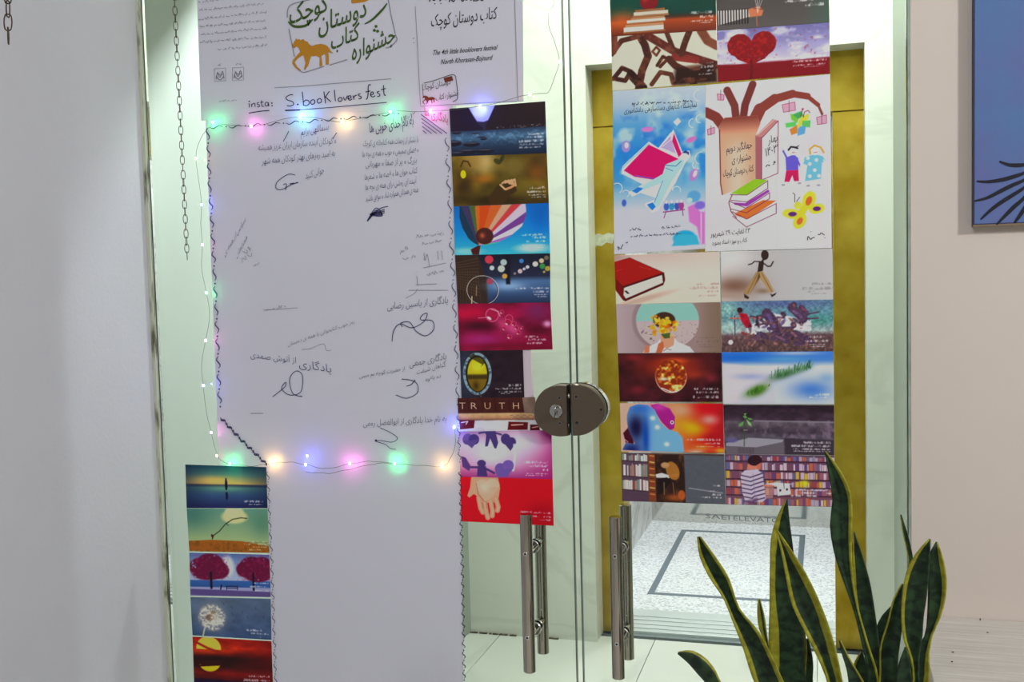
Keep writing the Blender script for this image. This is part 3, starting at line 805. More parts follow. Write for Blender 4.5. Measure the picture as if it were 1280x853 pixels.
# crimson drops
p = Pic(115, 348, 705, 645, base=(120, 14, 50)); p.gain(12, 5, 3, .35); p.glow(200, 410, 130, 50, (190, 16, 60), .8); p.glow(620, 400, 90, 60, (110, 40, 90), .8); p.glow(250, 490, 130, 36, (50, 4, 24), .9); p.glow(260, 580, 130, 44, (150, 40, 110), .9); p.glow(620, 520, 100, 30, (70, 6, 30), .9); p.glow(400, 620, 300, 26, (100, 8, 34), .8); p.glow(680, 482, 26, 20, (220, 150, 190)); p.glow(400, 480, 60, 40, (200, 70, 120), .7, 35); p.glow(470, 510, 50, 40, (220, 90, 150), .7, 35)
for x, y, r in ((335, 422, 44), (398, 404, 14), (442, 446, 26), (434, 470, 22), (408, 508, 12), (498, 536, 14), (520, 505, 10), (470, 480, 16), (440, 560, 16), (486, 505, 14)):
    p.ell(x, y, r, r, (150, 24, 62), 4); p.mix(np.clip(1 - np.abs(np.hypot(p.X - x, p.Y - y) / r - .92) * 9, 0, 1) * .6, (240, 140, 180)); p.ell(x - r * .45, y + r * .45, r * .35, r * .16, (255, 235, 240), 3, 35)
p.line([(245, 440), (300, 437)], 4, (230, 130, 160), .8); p.line([(330, 385), (375, 400), (385, 430)], 5, (255, 190, 200), .7)
p.caption([(528, 682, 562, 13), (556, 682, 580, 12), (548, 648, 602, 13)], 5)
put([(572, 379.8), (688, 378.4), (690.8, 437.2), (574.3, 438.8)], p, 'card of crimson petals with round water drops', G1, -.0022)
# mirror
p = Pic(88, 25, 368, 240, base=(34, 22, 30)); p.gain(20, 8, 6, .3); p.glow(110, 130, 50, 130, (44, 60, 80), .8)
p.ell(163, 130, 64, 96, (128, 150, 162), 3); n_ = vnoise(p.X.shape, 9, 26, 24, 1); p.mix(p.ell_mask(163, 130, 64, 96) * np.clip((n_ - .5) * 4, 0, 1), (70, 88, 108)); p.ell(163, 130, 52, 84, (24, 20, 14), 3)
p.ell(163, 132, 44, 76, (176, 166, 28), 3); p.mix(p.ell_mask(163, 132, 44, 76) * np.clip((p.Y - 128) / 10, 0, 1), (60, 46, 12)); p.glow(165, 95, 26, 22, (216, 208, 60), .9); p.mix(p.ell_mask(163, 132, 44, 76) * np.clip((p.Y - 150) / 8, 0, 1), (110, 86, 18)); p.glow(155, 185, 14, 20, (60, 40, 10)); p.poly([(120, 50), (150, 38), (200, 80), (180, 100), (186, 88)], (30, 24, 12), 3, .7); p.line([(168, 215), (176, 232)], 8, (60, 60, 56))
p.caption([(265, 356, 184, 12), (242, 356, 199, 10), (258, 356, 213, 7), (266, 308, 221, 4)], 6)
put([(574.8, 438.8), (653.6, 437.6), (655.4, 497), (576.8, 498)], p, 'small dark card of an oval mirror with pale frame', G1, -.0021)
# pale backing strip beside it
strip_bg = Pic(0, 0, 10, 60, W=8, base=(178, 166, 172)); put([(650, 437), (664, 436.8), (667, 499), (652, 499)], strip_bg, 'narrow blank pinkish paper margin right of the oval mirror card', G1, -.0008)
# wooden letter tiles
p = Pic(78, 238, 430, 388, base=(120, 84, 60), W=220); p.grad([(0, (70, 34, 26)), (.44, (64, 26, 22)), (.48, (190, 160, 112)), (.6, (170, 124, 92)), (.66, (120, 84, 70)), (.7, (206, 202, 206)), (1, (196, 190, 200))])
p.poly([(78, 238), (374, 238), (374, 304), (78, 298)], (62, 26, 22), 2); p.poly([(374, 238), (430, 238), (430, 314), (374, 308)], (122, 100, 88), 3); p.gain(31, 12, 5, .12)
for x in (126, 190, 250, 312): p.line([(x, 240), (x, 300)], 2.5, (34, 12, 12))
p.poly([(82, 336), (152, 338), (146, 374), (84, 380)], (84, 14, 22), 3); p.poly([(300, 346), (384, 350), (378, 384), (292, 384)], (88, 12, 22), 3); p.poly([(392, 360), (430, 362), (430, 388), (388, 388)], (76, 14, 20), 3); p.line([(92, 348), (120, 344), (112, 356)], 4, (230, 190, 180)); p.line([(312, 362), (360, 360)], 6, (220, 150, 140)); p.line([(400, 374), (426, 370)], 4, (220, 150, 140))
for k in range(8): p.line([(310 + k * 14, 318 + (k % 2) * 8), (322 + k * 14, 318 + (k % 2) * 8)], 3, (110, 96, 90), .8)
TR = put([(572, 498), (668.5, 496.8), (675, 538.5), (573.3, 539.5)], p, 'card of dark wooden letter tiles spelling a word, left of the lock', G1, -.0019)
ink = Ink(-.0021)
for ch, x in zip('TRUTH', (578, 592.5, 609.5, 627.5, 645)): ink.text(ch, x - 3.6, 511.6, x + 3.8, 511.6, h=14.5, thin=-.012)
ink.build('printed_letters', mat('cream_print_ink', (236, 190, 150), .6), TR)
# hearts and paper figures
p = Pic(85, 388, 500, 595, base=(190, 120, 170)); p.grad([(0, (150, 110, 150)), (.3, (206, 180, 200)), (.7, (196, 140, 176)), (1, (150, 50, 116))]); p.mix(np.clip((p.X - 350) / 150, 0, 1) * .75, (150, 20, 96)); p.glow(360, 440, 110, 60, (226, 196, 214), .9); p.glow(230, 490, 90, 60, (230, 214, 224), .8); p.mix(np.clip((p.X - 440) / 60, 0, 1) * np.clip((450 - p.Y) / 50, 0, 1) * .8, (110, 0, 76))
PU = (66, 50, 104)
p.ell(122, 422, 22, 26, (96, 76, 130), 3, 20); p.ell(152, 424, 24, 24, PU, 3); p.poly([(102, 432), (174, 424), (142, 464)], (86, 66, 122), 3)
p.poly([(196, 386), (250, 386), (254, 404), (262, 440), (252, 466), (244, 464), (226, 420), (214, 456), (202, 456), (208, 404)], PU, 2); p.line([(176, 396), (200, 392)], 8, PU); p.line([(250, 396), (276, 404)], 8, PU)
p.ell(296, 424, 22, 24, PU, 3); p.ell(322, 436, 20, 20, PU, 3, 20); p.poly([(276, 428), (342, 440), (316, 476)], PU, 3); p.line([(334, 450), (336, 500), (326, 560)], 12, (200, 206, 220), .8)
p.poly([(92, 500), (112, 506), (136, 548), (126, 568), (96, 548)], (80, 54, 112), 3); p.ell(184, 532, 20, 16, PU, 2); p.poly([(166, 544), (204, 544), (210, 590), (162, 590)], PU, 2); p.line([(138, 550), (168, 550)], 10, PU); p.line([(204, 556), (240, 574)], 10, PU)
p.ell(270, 556, 26, 26, (104, 80, 150), 3); p.ell(304, 540, 26, 24, (110, 84, 156), 3, -20); p.poly([(246, 566), (328, 550), (300, 588), (256, 592)], (104, 80, 150), 3)
p.caption([(372, 482, 524, 11), (396, 482, 540, 11), (458, 482, 556, 9), (384, 482, 572, 6), (380, 468, 580, 5)], 8)
put([(574, 540), (689.3, 537.8), (690.8, 599.4), (575.3, 596.3)], p, 'card of purple paper hearts and figures in a ring', G1, -.0023)
# red card with hand
p = Pic(90, 590, 505, 808, base=(196, 8, 30)); p.glow(470, 760, 120, 90, (150, 8, 30), .8); p.glow(150, 620, 150, 60, (214, 20, 34), .6)
SK = (206, 150, 120)
p.poly([(140, 588), (262, 588), (270, 640), (262, 690), (240, 712), (180, 712), (162, 680), (150, 672), (130, 690), (120, 682), (134, 640)], SK, 3)
for q_ in ([(172, 690), (180, 740), (190, 760)], [(198, 700), (206, 760), (212, 785)], [(226, 700), (234, 750), (232, 775)], [(250, 690), (260, 730), (256, 748)]):
    p.line(q_, 22, (200, 138, 110), soft=3); p.line(q_, 10, (224, 176, 150), .6, soft=8)
p.line([(205, 702), (209, 740)], 3, (150, 90, 70), .6); p.line([(238, 706), (242, 736)], 3, (150, 90, 70), .6)
p.ell(190, 630, 30, 30, (196, 166, 140), 3); p.ell(236, 624, 32, 28, (200, 170, 146), 3); p.poly([(162, 640), (266, 634), (226, 692), (200, 706)], (190, 160, 134), 3); p.glow(200, 640, 24, 24, (222, 200, 180), .6); p.line([(162, 620), (170, 672), (200, 708)], 3, (110, 60, 50), .6)
p.caption([(356, 492, 750, 9), (414, 492, 767, 9), (440, 490, 782, 8)], 9)
put([(575.5, 596.3), (690.8, 599.4), (692.2, 657.6), (576.5, 652)], p, 'bright red card of a hand holding a heart-shaped stone', G1, -.0024)

G2 = 'picture cards in the strip at the bottom left'
# sunset figure
p = Pic(35, 35, 345, 197, base=(40, 50, 80)); p.grad([(0, (22, 60, 76)), (.2, (70, 110, 104)), (.42, (196, 168, 96)), (.46, (40, 40, 70)), (.52, (70, 110, 110)), (.7, (50, 76, 112)), (1, (28, 30, 76))]); p.mix(np.clip(np.abs(p.X - 190) / 160 - .35, 0, 1) * .9, (12, 24, 50)); p.glow(150, 90, 70, 14, (222, 176, 90), .7); p.glow(190, 122, 60, 10, (110, 160, 130), .6)
p.ell(191, 86, 3, 5, (14, 10, 30), 1); p.poly([(187, 90), (195, 90), (197, 112), (194, 128), (188, 128), (186, 112)], (14, 10, 36), 1); p.poly([(188, 136), (196, 136), (198, 155), (193, 168), (188, 160)], (16, 14, 50), 2)
p.caption([(258, 330, 170, 8), (275, 328, 182, 5)], 10)
put([(231.6, 581), (332.8, 584.2), (334.4, 635.7), (233.3, 635.5)], p, 'card of a lone figure on still water at dusk, top of the strip', G2, -.0024)
# tree bending man
p = Pic(42, 197, 352, 365, base=(90, 130, 110)); p.grad([(0, (96, 140, 122)), (.7, (150, 170, 120)), (1, (150, 150, 100))]); p.glow(60, 220, 80, 60, (60, 106, 96), .8); p.glow(330, 250, 50, 60, (76, 120, 100), .8); p.ell(225, 228, 48, 26, (206, 200, 140), 10); p.ell(225, 210, 34, 26, (210, 204, 150), 10)
p.poly([(42, 324), (130, 318), (250, 322), (352, 340), (352, 368), (42, 362)], (146, 84, 26), 3); p.noise(5, 30, 10, .5, .8, (90, 60, 20), .6, mask=(p.Y > 322))
p.line([(134, 306), (165, 284), (190, 256), (218, 238), (250, 232), (272, 234)], 4, (54, 56, 44), soft=1); p.line([(192, 254), (200, 262)], 3, (54, 56, 44)); p.line([(140, 302), (136, 314)], 5, (50, 30, 20)); p.ell(135, 302, 4, 6, (60, 30, 20))
p.caption([(272, 345, 322, 6), (258, 345, 333, 6), (285, 345, 343, 5), (276, 322, 354, 6)], 11, (200, 196, 160))
put([(233.3, 636), (334.4, 636.4), (336.7, 691.6), (236.6, 689.6)], p, 'green card of a small man and a wind-bent branch', G2, -.0023)
# crimson trees by sea
p = Pic(50, 365, 357, 532, base=(120, 130, 170)); p.grad([(0, (80, 100, 150)), (.4, (150, 165, 190)), (.62, (160, 170, 196)), (.64, (50, 90, 150)), (.78, (46, 80, 136)), (.8, (150, 150, 184)), (1, (120, 116, 160))]); p.ell(195, 415, 26, 40, (196, 206, 220), 14)
TRC = (92, 14, 50)
for cx_, cy_, rx_, ry_ in ((90, 420, 42, 36), (130, 408, 55, 42), (165, 430, 38, 34), (120, 446, 60, 24), (290, 410, 45, 36), (330, 420, 40, 46), (262, 426, 32, 30), (310, 450, 50, 24)):
    p.mix(p.ell_mask(cx_, cy_, rx_, ry_, 6) * np.clip((vnoise(p.X.shape, int(cx_), 26, 16, 2) - .12) * 6, 0, 1), TRC)
p.noise(9, 30, 18, .55, .8, (150, 40, 80), .6, mask=(p.Y < 470) * ((p.X < 200) | (p.X > 232)))
p.line([(132, 440), (133, 500)], 9, (24, 12, 30)); p.line([(294, 440), (294, 505)], 8, (24, 12, 30)); p.line([(190, 492), (234, 492)], 4, (30, 30, 60)); p.line([(190, 500), (234, 500)], 3, (30, 30, 60)); p.line([(192, 492), (192, 506)], 3, (30, 30, 60)); p.line([(232, 492), (232, 506)], 3, (30, 30, 60)); p.line([(168, 505), (172, 488)], 5, (20, 16, 40)); p.grad  # bench and gull
p.poly([(50, 505), (357, 512), (357, 535), (50, 528)], (84, 70, 120), 4); p.caption([(296, 350, 478, 5), (280, 350, 492, 6), (300, 350, 508, 5)], 12)
put([(236.6, 691.3), (336.7, 693.8), (338.4, 746.8), (238, 745)], p, 'card of two crimson trees with a bench by the sea', G2, -.0022)
# dandelion
p = Pic(55, 530, 360, 690, base=(66, 84, 110)); p.grad([(0, (84, 100, 122)), (1, (56, 74, 108))]); p.gain(41, 5, 4, .2); p.line([(122, 620), (104, 660), (97, 688)], 6, (170, 170, 150)); p.glow(135, 610, 44, 48, (190, 180, 164), .9); nn = vnoise(p.X.shape, 17, 40, 22, 2); p.mix(p.ell_mask(135, 612, 50, 52, 14) * np.clip((nn - .35) * 3, 0, 1), (216, 206, 186)); p.ell(126, 612, 15, 13, (78, 60, 40), 8); p.ell(140, 590, 10, 8, (120, 104, 84), 6)
for k in range(24):
    a = k * .2618; p.line([(135, 612), (135 + 50 * math.cos(a), 612 + 52 * math.sin(a))], 1.5, (230, 222, 206), .5)
for x, y in ((210, 562), (212, 590), (215, 622), (250, 580), (180, 550), (270, 600), (330, 600), (300, 566)): p.line([(x, y), (x + 4, y + 9)], 2, (36, 40, 50), .7)
p.caption([(262, 350, 656, 9), (284, 350, 668, 8), (305, 348, 683, 8)], 13)
put([(238, 746.8), (338.4, 748.8), (339.4, 800.4), (240.6, 794.6)], p, 'card of a white dandelion head on blue', G2, -.0021)
# red sunset
p = Pic(62, 682, 366, 858, base=(120, 20, 14)); p.grad([(0, (150, 24, 14)), (.2, (176, 40, 16)), (.36, (96, 16, 10)), (.46, (56, 14, 12)), (.6, (40, 12, 12)), (.75, (110, 18, 14)), (1, (50, 10, 16))]); p.gain(51, 5, 8, .35); p.glow(110, 730, 90, 16, (200, 70, 20), .6); p.mix(np.clip((p.X - 200) / 150, 0, 1) * .5, (90, 10, 14))
p.mix(p.ell_mask(124, 722, 48, 44, 3) * (p.Y < 726) * 1.0, (240, 180, 70)); p.line([(62, 700), (80, 704), (120, 722), (172, 738)], 9, (140, 34, 14), soft=4); p.mix(p.ell_mask(126, 770, 44, 40, 3) * (p.Y > 785) * 1.0, (240, 176, 30)); p.line([(80, 790), (172, 782)], 8, (50, 12, 12)); p.glow(140, 760, 160, 14, (26, 10, 12), .9); p.poly([(62, 835), (366, 850), (366, 860), (62, 860)], (30, 14, 40), 6)
p.caption([(272, 354, 822, 8), (254, 354, 838, 9), (282, 354, 850, 7)], 14)
put([(240.6, 796.2), (339.4, 802), (341.2, 858), (242.6, 855)], p, 'card of a yellow sun mirrored in red water, lowest of the strip', G2, -.002)

G3 = 'picture cards on the right door leaf'
# books and apple
p = Pic(20, -60, 375, 115, base=(16, 62, 50)); p.grad([(0, (12, 70, 56)), (.6, (10, 56, 46)), (.68, (60, 40, 26)), (.74, (156, 66, 26)), (1, (96, 40, 24))]); p.glow(60, 60, 60, 30, (196, 96, 40), .7); p.mix(np.clip((p.X - 240) / 80, 0, 1) * np.clip((45 - p.Y) / 8, 0, 1), (14, 56, 44)); p.ell(153, 5, 30, 28, (110, 14, 20), 3); p.glow(140, -5, 10, 10, (190, 60, 50), .6)
for x0, x1, y0, y1, c in ((105, 205, 30, 38, (136, 90, 52)), (100, 216, 38, 50, (196, 184, 166)), (96, 218, 50, 56, (150, 100, 60)), (90, 204, 57, 64, (170, 120, 80)), (76, 206, 64, 74, (206, 196, 182)), (74, 200, 74, 79, (150, 96, 56)), (70, 200, 80, 88, (176, 130, 90)), (64, 200, 88, 104, (210, 200, 186)), (62, 205, 104, 109, (140, 90, 50))):
    p.poly([(x0, y0), (x1, y0 - 3), (x1, y1 - 3), (x0, y1)], c, 1.5)
p.caption([(288, 365, 50, 10), (322, 365, 65, 10), (290, 365, 79, 5), (318, 362, 86, 4)], 15)
put([(761.5, -19), (894.6, -25.5), (895.6, 37.5), (764, 45.7)], p, 'card of an apple on a pile of books, top left of the right door leaf', G3, -.0024)
# arms as a tree
p = Pic(25, 113, 380, 302, base=(206, 196, 176)); BR = (70, 34, 22)
p.line([(115, 302), (128, 240), (150, 190), (140, 150), (120, 112)], 26, BR, soft=2); p.line([(25, 175), (60, 130), (110, 120)], 18, BR); p.line([(30, 165), (34, 115)], 26, (96, 50, 34)); p.line([(165, 175), (178, 160), (190, 172), (178, 190), (166, 176)], 8, (90, 44, 26)); p.line([(150, 190), (130, 130)], 20, (60, 28, 22)); p.line([(150, 118), (240, 180), (310, 210), (380, 240)], 28, (84, 34, 26), soft=2); p.line([(240, 200), (310, 215)], 26, (120, 40, 34), soft=3)
p.line([(215, 113), (235, 170), (260, 190)], 16, BR); p.line([(290, 113), (275, 150), (262, 190)], 22, BR); p.line([(330, 113), (350, 150), (380, 170)], 30, (110, 60, 40), soft=4); p.line([(180, 225), (200, 195), (215, 205), (190, 230)], 12, BR); p.line([(220, 205), (240, 230), (290, 260), (300, 302)], 24, BR, soft=2); p.line([(30, 260), (60, 225), (90, 240), (70, 270), (40, 262)], 16, (56, 26, 18)); p.line([(90, 250), (130, 300)], 30, (40, 20, 14)); p.line([(160, 290), (190, 250), (225, 260), (232, 290)], 16, (84, 46, 32)); p.poly([(240, 240), (380, 230), (380, 302), (230, 302)], (40, 20, 12), 16); p.noise(7, 14, 8, .5, .75, (140, 84, 60), .55, mask=np.clip((150 - p.im[..., 0]) / 60, 0, 1))
p.caption([(344, 366, 228, 9), (322, 366, 242, 9), (336, 366, 256, 8), (318, 362, 268, 5)], 16)
put([(764, 45.7), (895.6, 37.5), (897.5, 103), (765.5, 113.6)], p, 'card of brown arms reaching like tree branches forming hearts', G3, -.0023)
# balloon strings
p = Pic(43, -75, 418, 103, base=(70, 66, 64)); p.grad([(0, (64, 60, 58)), (.6, (76, 70, 66)), (1, (84, 78, 76))]); p.mix(np.clip((p.X - 330) / 80, 0, 1) * .5, (60, 96, 80))
p.poly([(48, 34), (152, 36), (158, 62), (50, 84)], (196, 190, 184), 2)
for k in range(11): p.line([(54 + k * 9.5, 34), (54 + k * 9.5, 84)], 4.5, (36, 28, 30))
p.poly([(150, 36), (188, 28), (202, 44), (196, 62), (156, 64)], (186, 110, 76), 3); p.line([(170, 34), (198, 40)], 4, (110, 50, 34), .7); 
for x in (-6, 0, 8, 16): p.line([(182, 50), (182 + x * 3, -75)], 1.6, (200, 190, 190), .8)
p.line([(178, 60), (180, 96)], 3, (160, 100, 70)); p.caption([(272, 402, 18, 11), (340, 402, 36, 11)], 17)
put([(894.8, -25.5), (1035.6, -36), (1036.9, 28), (896, 38.6)], p, 'grey card of a striped sleeve and a fist holding strings', G3, -.0022)
# heart tree
p = Pic(45, 78, 418, 270, base=(150, 146, 190)); p.grad([(0, (110, 106, 156)), (.3, (140, 134, 176)), (.65, (196, 190, 214)), (.7, (110, 20, 24)), (1, (90, 10, 24))]); p.noise(23, 7, 6, .45, .7, (206, 204, 222), .8, mask=(p.Y < 210)); p.gain(25, 4, 4, .12)
p.poly([(45, 205), (100, 212), (418, 208), (418, 272), (45, 272)], (112, 12, 22), 3); nn = vnoise(p.X.shape, 77, 30, 18, 2)
hm = np.maximum(np.maximum(p.ell_mask(122, 140, 42, 44, 3), p.ell_mask(202, 138, 42, 46, 3)), p.poly_mask([(84, 158), (242, 154), (205, 196), (160, 215), (115, 192)], 3))
hm = np.clip(hm * 1.6 + (nn - .7) * 1.4, 0, 1) ; p.mix(hm, (116, 8, 14)); p.mix(hm * np.clip((nn - .5) * 4, 0, 1) * .6, (170, 30, 26)); p.line([(160, 200), (162, 236), (158, 272)], 9, (90, 10, 14)); p.line([(145, 232), (180, 232)], 5, (100, 10, 16))
p.caption([(322, 408, 200, 9), (296, 408, 215, 9), (298, 404, 230, 6), (330, 400, 238, 4)], 18)
put([(896, 38.6), (1036.9, 28), (1037.3, 92), (896.9, 102.5)], p, 'card of a red heart-shaped tree under a violet sky', G3, -.0021)

# festival poster: reader flying under an open book
p = Pic(28, 285, 338, 848, W=240, base=(90, 150, 215)); p.grad([(0, (176, 186, 216)), (.1, (156, 176, 218)), (.22, (84, 146, 214)), (.38, (40, 120, 200)), (.55, (60, 136, 206)), (.63, (130, 170, 220)), (.72, (180, 184, 222)), (1, (186, 184, 220))])
p.noise(60, 5, 9, .48, .75, (190, 206, 236), .75, mask=np.clip((640 - p.Y) / 80, 0, 1)); p.noise(61, 6, 10, .55, .8, (30, 100, 190), .7, mask=np.clip((600 - p.Y) / 60, 0, 1) * (p.Y > 370))
p.mix(np.clip((p.Y - 690) / 10, 0, 1) * np.clip((vnoise(p.X.shape, 62, 5, 3, 2) + .4), 0, 1), (186, 186, 222))
def cloudline(pts): p.line(pts, 2.5, (226, 234, 250), .9)
def arc(cx_, cy_, r, a0, a1, n=9): return [(cx_ + r * math.cos(math.radians(a0 + (a1 - a0) * k / n)), cy_ + r * math.sin(math.radians(a0 + (a1 - a0) * k / n))) for k in range(n + 1)]
for a in ((40, 620, 18, -120, 60), (70, 640, 12, -150, 60), (326, 534, 22, 120, 270), (310, 556, 14, 60, 220), (320, 318, 20, 100, 260), (300, 412, 16, 100, 260), (322, 398, 14, 90, 270), (212, 640, 18, 180, 360), (242, 640, 14, 200, 380)): cloudline(arc(*a))
p.poly([(232, 404), (248, 390), (258, 404), (244, 418)], (214, 224, 240), 3); p.ell(72, 478, 15, 20, (150, 130, 190), 4); p.ell(74, 474, 7, 10, (220, 226, 240), 2); p.ell(145, 424, 20, 9, (190, 120, 180), 4); p.ell(292, 468, 18, 9, (190, 110, 170), 4, -20); p.ell(300, 590, 14, 22, (170, 120, 180), 4, 20); p.ell(304, 586, 6, 12, (226, 210, 230), 3, 20); p.ell(64, 672, 8, 12, (60, 90, 170), 4)
p.poly([(56, 570), (60, 545), (150, 466), (190, 496), (232, 430), (262, 508), (285, 505), (290, 525), (272, 545), (240, 612), (180, 704), (160, 712), (134, 680), (178, 664), (120, 640), (92, 652), (80, 636), (128, 612), (92, 590)], (236, 238, 248), 2)
p.poly([(64, 560), (150, 476), (250, 532), (192, 604), (100, 584)], (186, 14, 92), 2); p.poly([(150, 476), (180, 492), (224, 438), (252, 508), (248, 530)], (206, 196, 220), 2); p.poly([(234, 442), (260, 516), (250, 526), (228, 470)], (186, 14, 92), 2); p.poly([(190, 488), (222, 452), (240, 512)], (170, 150, 190), 2); p.line([(196, 486), (226, 462)], 2, (240, 240, 250)); p.line([(62, 548), (148, 474)], 5, (150, 180, 220)); p.line([(104, 580), (190, 600)], 4, (120, 70, 160))
p.poly([(206, 548), (250, 532), (268, 536), (262, 560), (230, 600), (184, 690), (150, 700), (142, 684), (166, 676), (196, 610), (140, 628), (100, 640), (88, 634), (128, 616), (196, 580)], (160, 204, 226), 2); p.line([(204, 550), (240, 556), (258, 540)], 2.5, (60, 90, 150)); p.line([(206, 560), (230, 572)], 2, (60, 90, 150)); p.line([(196, 604), (168, 676)], 2.5, (70, 120, 180)); p.ell(270, 520, 11, 12, (226, 200, 196), 2); p.poly([(260, 512), (272, 504), (284, 510), (284, 522), (276, 514)], (40, 60, 120), 2); p.poly([(142, 682), (162, 676), (172, 692), (160, 704)], (40, 110, 190), 2); p.poly([(90, 632), (112, 620), (130, 626), (108, 642)], (40, 110, 190), 2)
p.poly([(280, 700), (300, 690), (322, 720), (336, 720), (336, 832), (322, 832), (310, 770), (284, 750)], (200, 110, 180), 5); p.ell(300, 664, 22, 20, (90, 150, 210), 6); p.ell(320, 696, 18, 14, (120, 100, 190), 6); p.ell(286, 676, 9, 8, (180, 220, 240), 3); p.line([(324, 725), (324, 830)], 5, (236, 180, 210), .8)
p.ell(268, 806, 38, 26, (40, 150, 200), 6); p.poly([(226, 832), (246, 790), (310, 800), (318, 832)], (60, 160, 206), 5)
for x, c in ((208, (60, 90, 170)), (226, (50, 130, 170)), (244, (60, 80, 160)), (258, (150, 60, 120))): p.ell(x, 694, 9, 14, c, 3); p.ell(x, 678, 5, 6, (200, 190, 210), 2)
p.line([(198, 712), (268, 708)], 4, (140, 60, 110)); p.line([(206, 712), (200, 732)], 3, (150, 60, 120)); p.line([(262, 710), (264, 728)], 3, (150, 60, 120))
P1 = put([(765.8, 113.6), (881.6, 106.6), (881.8, 311), (767.6, 318.2)], p, 'light blue festival poster of a reader flying under a magenta open book', 'festival posters on the right door leaf', -.0016, 'poster', 'poster')
ik = Ink(-.0019)
ik.text('نمایشگاه کتاب‌های دست‌سازه‌ی دانش‌آموزی'.replace('\u200c', ''), 780, 141.8, 871, 133.6, h=9, persian=True)
ik.scrawl(790, 131, 868, 126.5, 2.6, 3, .8)
ik.build('printed_title', M_INK, P1)
ik = Ink(-.0019)
for k, (xa, ya, xb, yb) in enumerate(((827, 285.5, 851, 284), (787, 288, 804, 287), (788, 296, 852, 292.5))): ik.scrawl(xa, ya, xb, yb, 2.2, 30 + k, .7)
ik.scrawl(773, 312, 786, 304, 5, 44, .9)
ik.build('printed_small_text', M_INK2, P1)

# child-like drawn poster: tree, books, children, butterflies
p = Pic(3, 250, 425, 838, W=290, base=(198, 194, 212))
p.gain(70, 3, 3, .03); p.line([(246, 470), (246, 838)], 1.2, (180, 176, 196), .6)
RB = (116, 52, 44)
p.line([(5, 345), (40, 365), (72, 410)], 34, RB, soft=2); p.line([(78, 275), (104, 330), (112, 400)], 26, (110, 50, 44), soft=2); p.line([(166, 262), (140, 330), (130, 400)], 26, (106, 46, 42), soft=2)
br = [(165, 400), (190, 350), (240, 318), (300, 306), (350, 318), (385, 350), (398, 382)]
for k in range(len(br) - 1): p.line(br[k:k + 2], (42, 34, 28, 22, 14, 8)[k], (124, 56, 46), soft=2)
p.poly([(48, 400), (70, 370), (180, 370), (192, 398), (176, 440), (174, 600), (62, 640), (56, 600), (52, 440)], (206, 150, 120), 3); tm = p.poly_mask([(48, 400), (70, 370), (180, 370), (192, 398), (176, 440), (174, 600), (62, 640), (56, 600), (52, 440)], 3)
p.mix(tm * np.clip((430 - p.Y) / 60, 0, 1), RB); p.mix(tm * np.exp(-((p.X - 112) / 40) ** 2) * np.clip((p.Y - 430) / 60, 0, 1) * .55, (226, 200, 186)); p.line([(52, 410), (56, 600), (62, 638)], 4, (120, 52, 44)); p.line([(176, 440), (176, 590)], 3, (120, 52, 44), .7)
for q_ in ([(44, 284), (68, 290), (66, 308), (46, 306)], [(10, 406), (34, 400), (34, 422), (12, 426)], [(266, 340), (308, 334), (310, 362), (270, 366)], [(380, 392), (412, 386), (412, 414), (382, 416)]):
    p.poly(q_, (206, 150, 170), 2); p.line(q_ + [q_[0]], 2, (150, 60, 90)); mx_ = sum(a for a, _ in q_) / 4; p.line([(mx_, q_[0][1] - 12), (mx_, q_[3][1])], 1.6, (90, 40, 50))
# upright book
p.poly([(176, 440), (234, 386), (252, 394), (250, 574), (196, 594), (176, 590)], (206, 198, 206), 2); p.poly([(176, 440), (196, 446), (196, 594), (176, 590)], (150, 90, 96), 2); p.poly([(176, 440), (234, 386), (252, 394), (198, 448)], (176, 120, 116), 2); p.line([(196, 446), (196, 594), (250, 574), (252, 394), (198, 448)], 2.5, (120, 50, 70)); p.line([(184, 436), (240, 388)], 2, (210, 190, 190))
# book stack
p.poly([(84, 690), (90, 640), (216, 592), (216, 630), (244, 668), (246, 716), (140, 756), (100, 712)], (206, 202, 214), 2)
p.poly([(90, 636), (170, 590), (216, 594), (146, 644)], (130, 172, 40), 2); p.poly([(100, 668), (140, 672), (218, 628), (222, 636), (146, 684), (104, 676)], (140, 60, 150), 2); p.poly([(104, 706), (140, 712), (200, 668), (244, 668), (150, 728), (108, 714)], (222, 92, 44), 2); p.poly([(108, 704), (200, 664), (240, 668), (150, 726)], (226, 106, 50), 2)
for q_ in ([(90, 640), (146, 644), (216, 598), (216, 624), (146, 668), (92, 660)], [(88, 664), (142, 690), (222, 640), (222, 660), (144, 706), (90, 690)], [(96, 700), (144, 728), (244, 678), (244, 712), (144, 756), (98, 716)]): p.line(q_, 2.5, (110, 40, 70))
p.line([(96, 640), (84, 668), (92, 700), (110, 722)], 3, (120, 30, 50))
# top butterfly
for q_, c in (([(292, 372), (322, 384), (316, 406), (296, 394)], (110, 176, 60)), ([(276, 404), (312, 400), (312, 416), (278, 420)], (90, 180, 90)), ([(290, 426), (316, 412), (316, 440), (296, 446)], (230, 120, 50)), ([(324, 386), (356, 378), (350, 402), (330, 408)], (200, 200, 60)), ([(330, 400), (360, 400), (358, 424), (332, 420)], (90, 170, 90)), ([(318, 416), (344, 420), (340, 444), (316, 450)], (90, 150, 210)), ([(300, 376), (330, 366), (338, 386), (318, 392)], (60, 150, 80))): p.poly(q_, c, 3)
p.line([(326, 384), (334, 362)], 2.5, (120, 50, 60)); p.line([(336, 388), (340, 370), (352, 366), (358, 374)], 2.5, (120, 50, 60)); p.ell(326, 404, 6, 20, (196, 200, 60), 2, 20); p.ell(334, 360, 4, 3, (150, 50, 60))
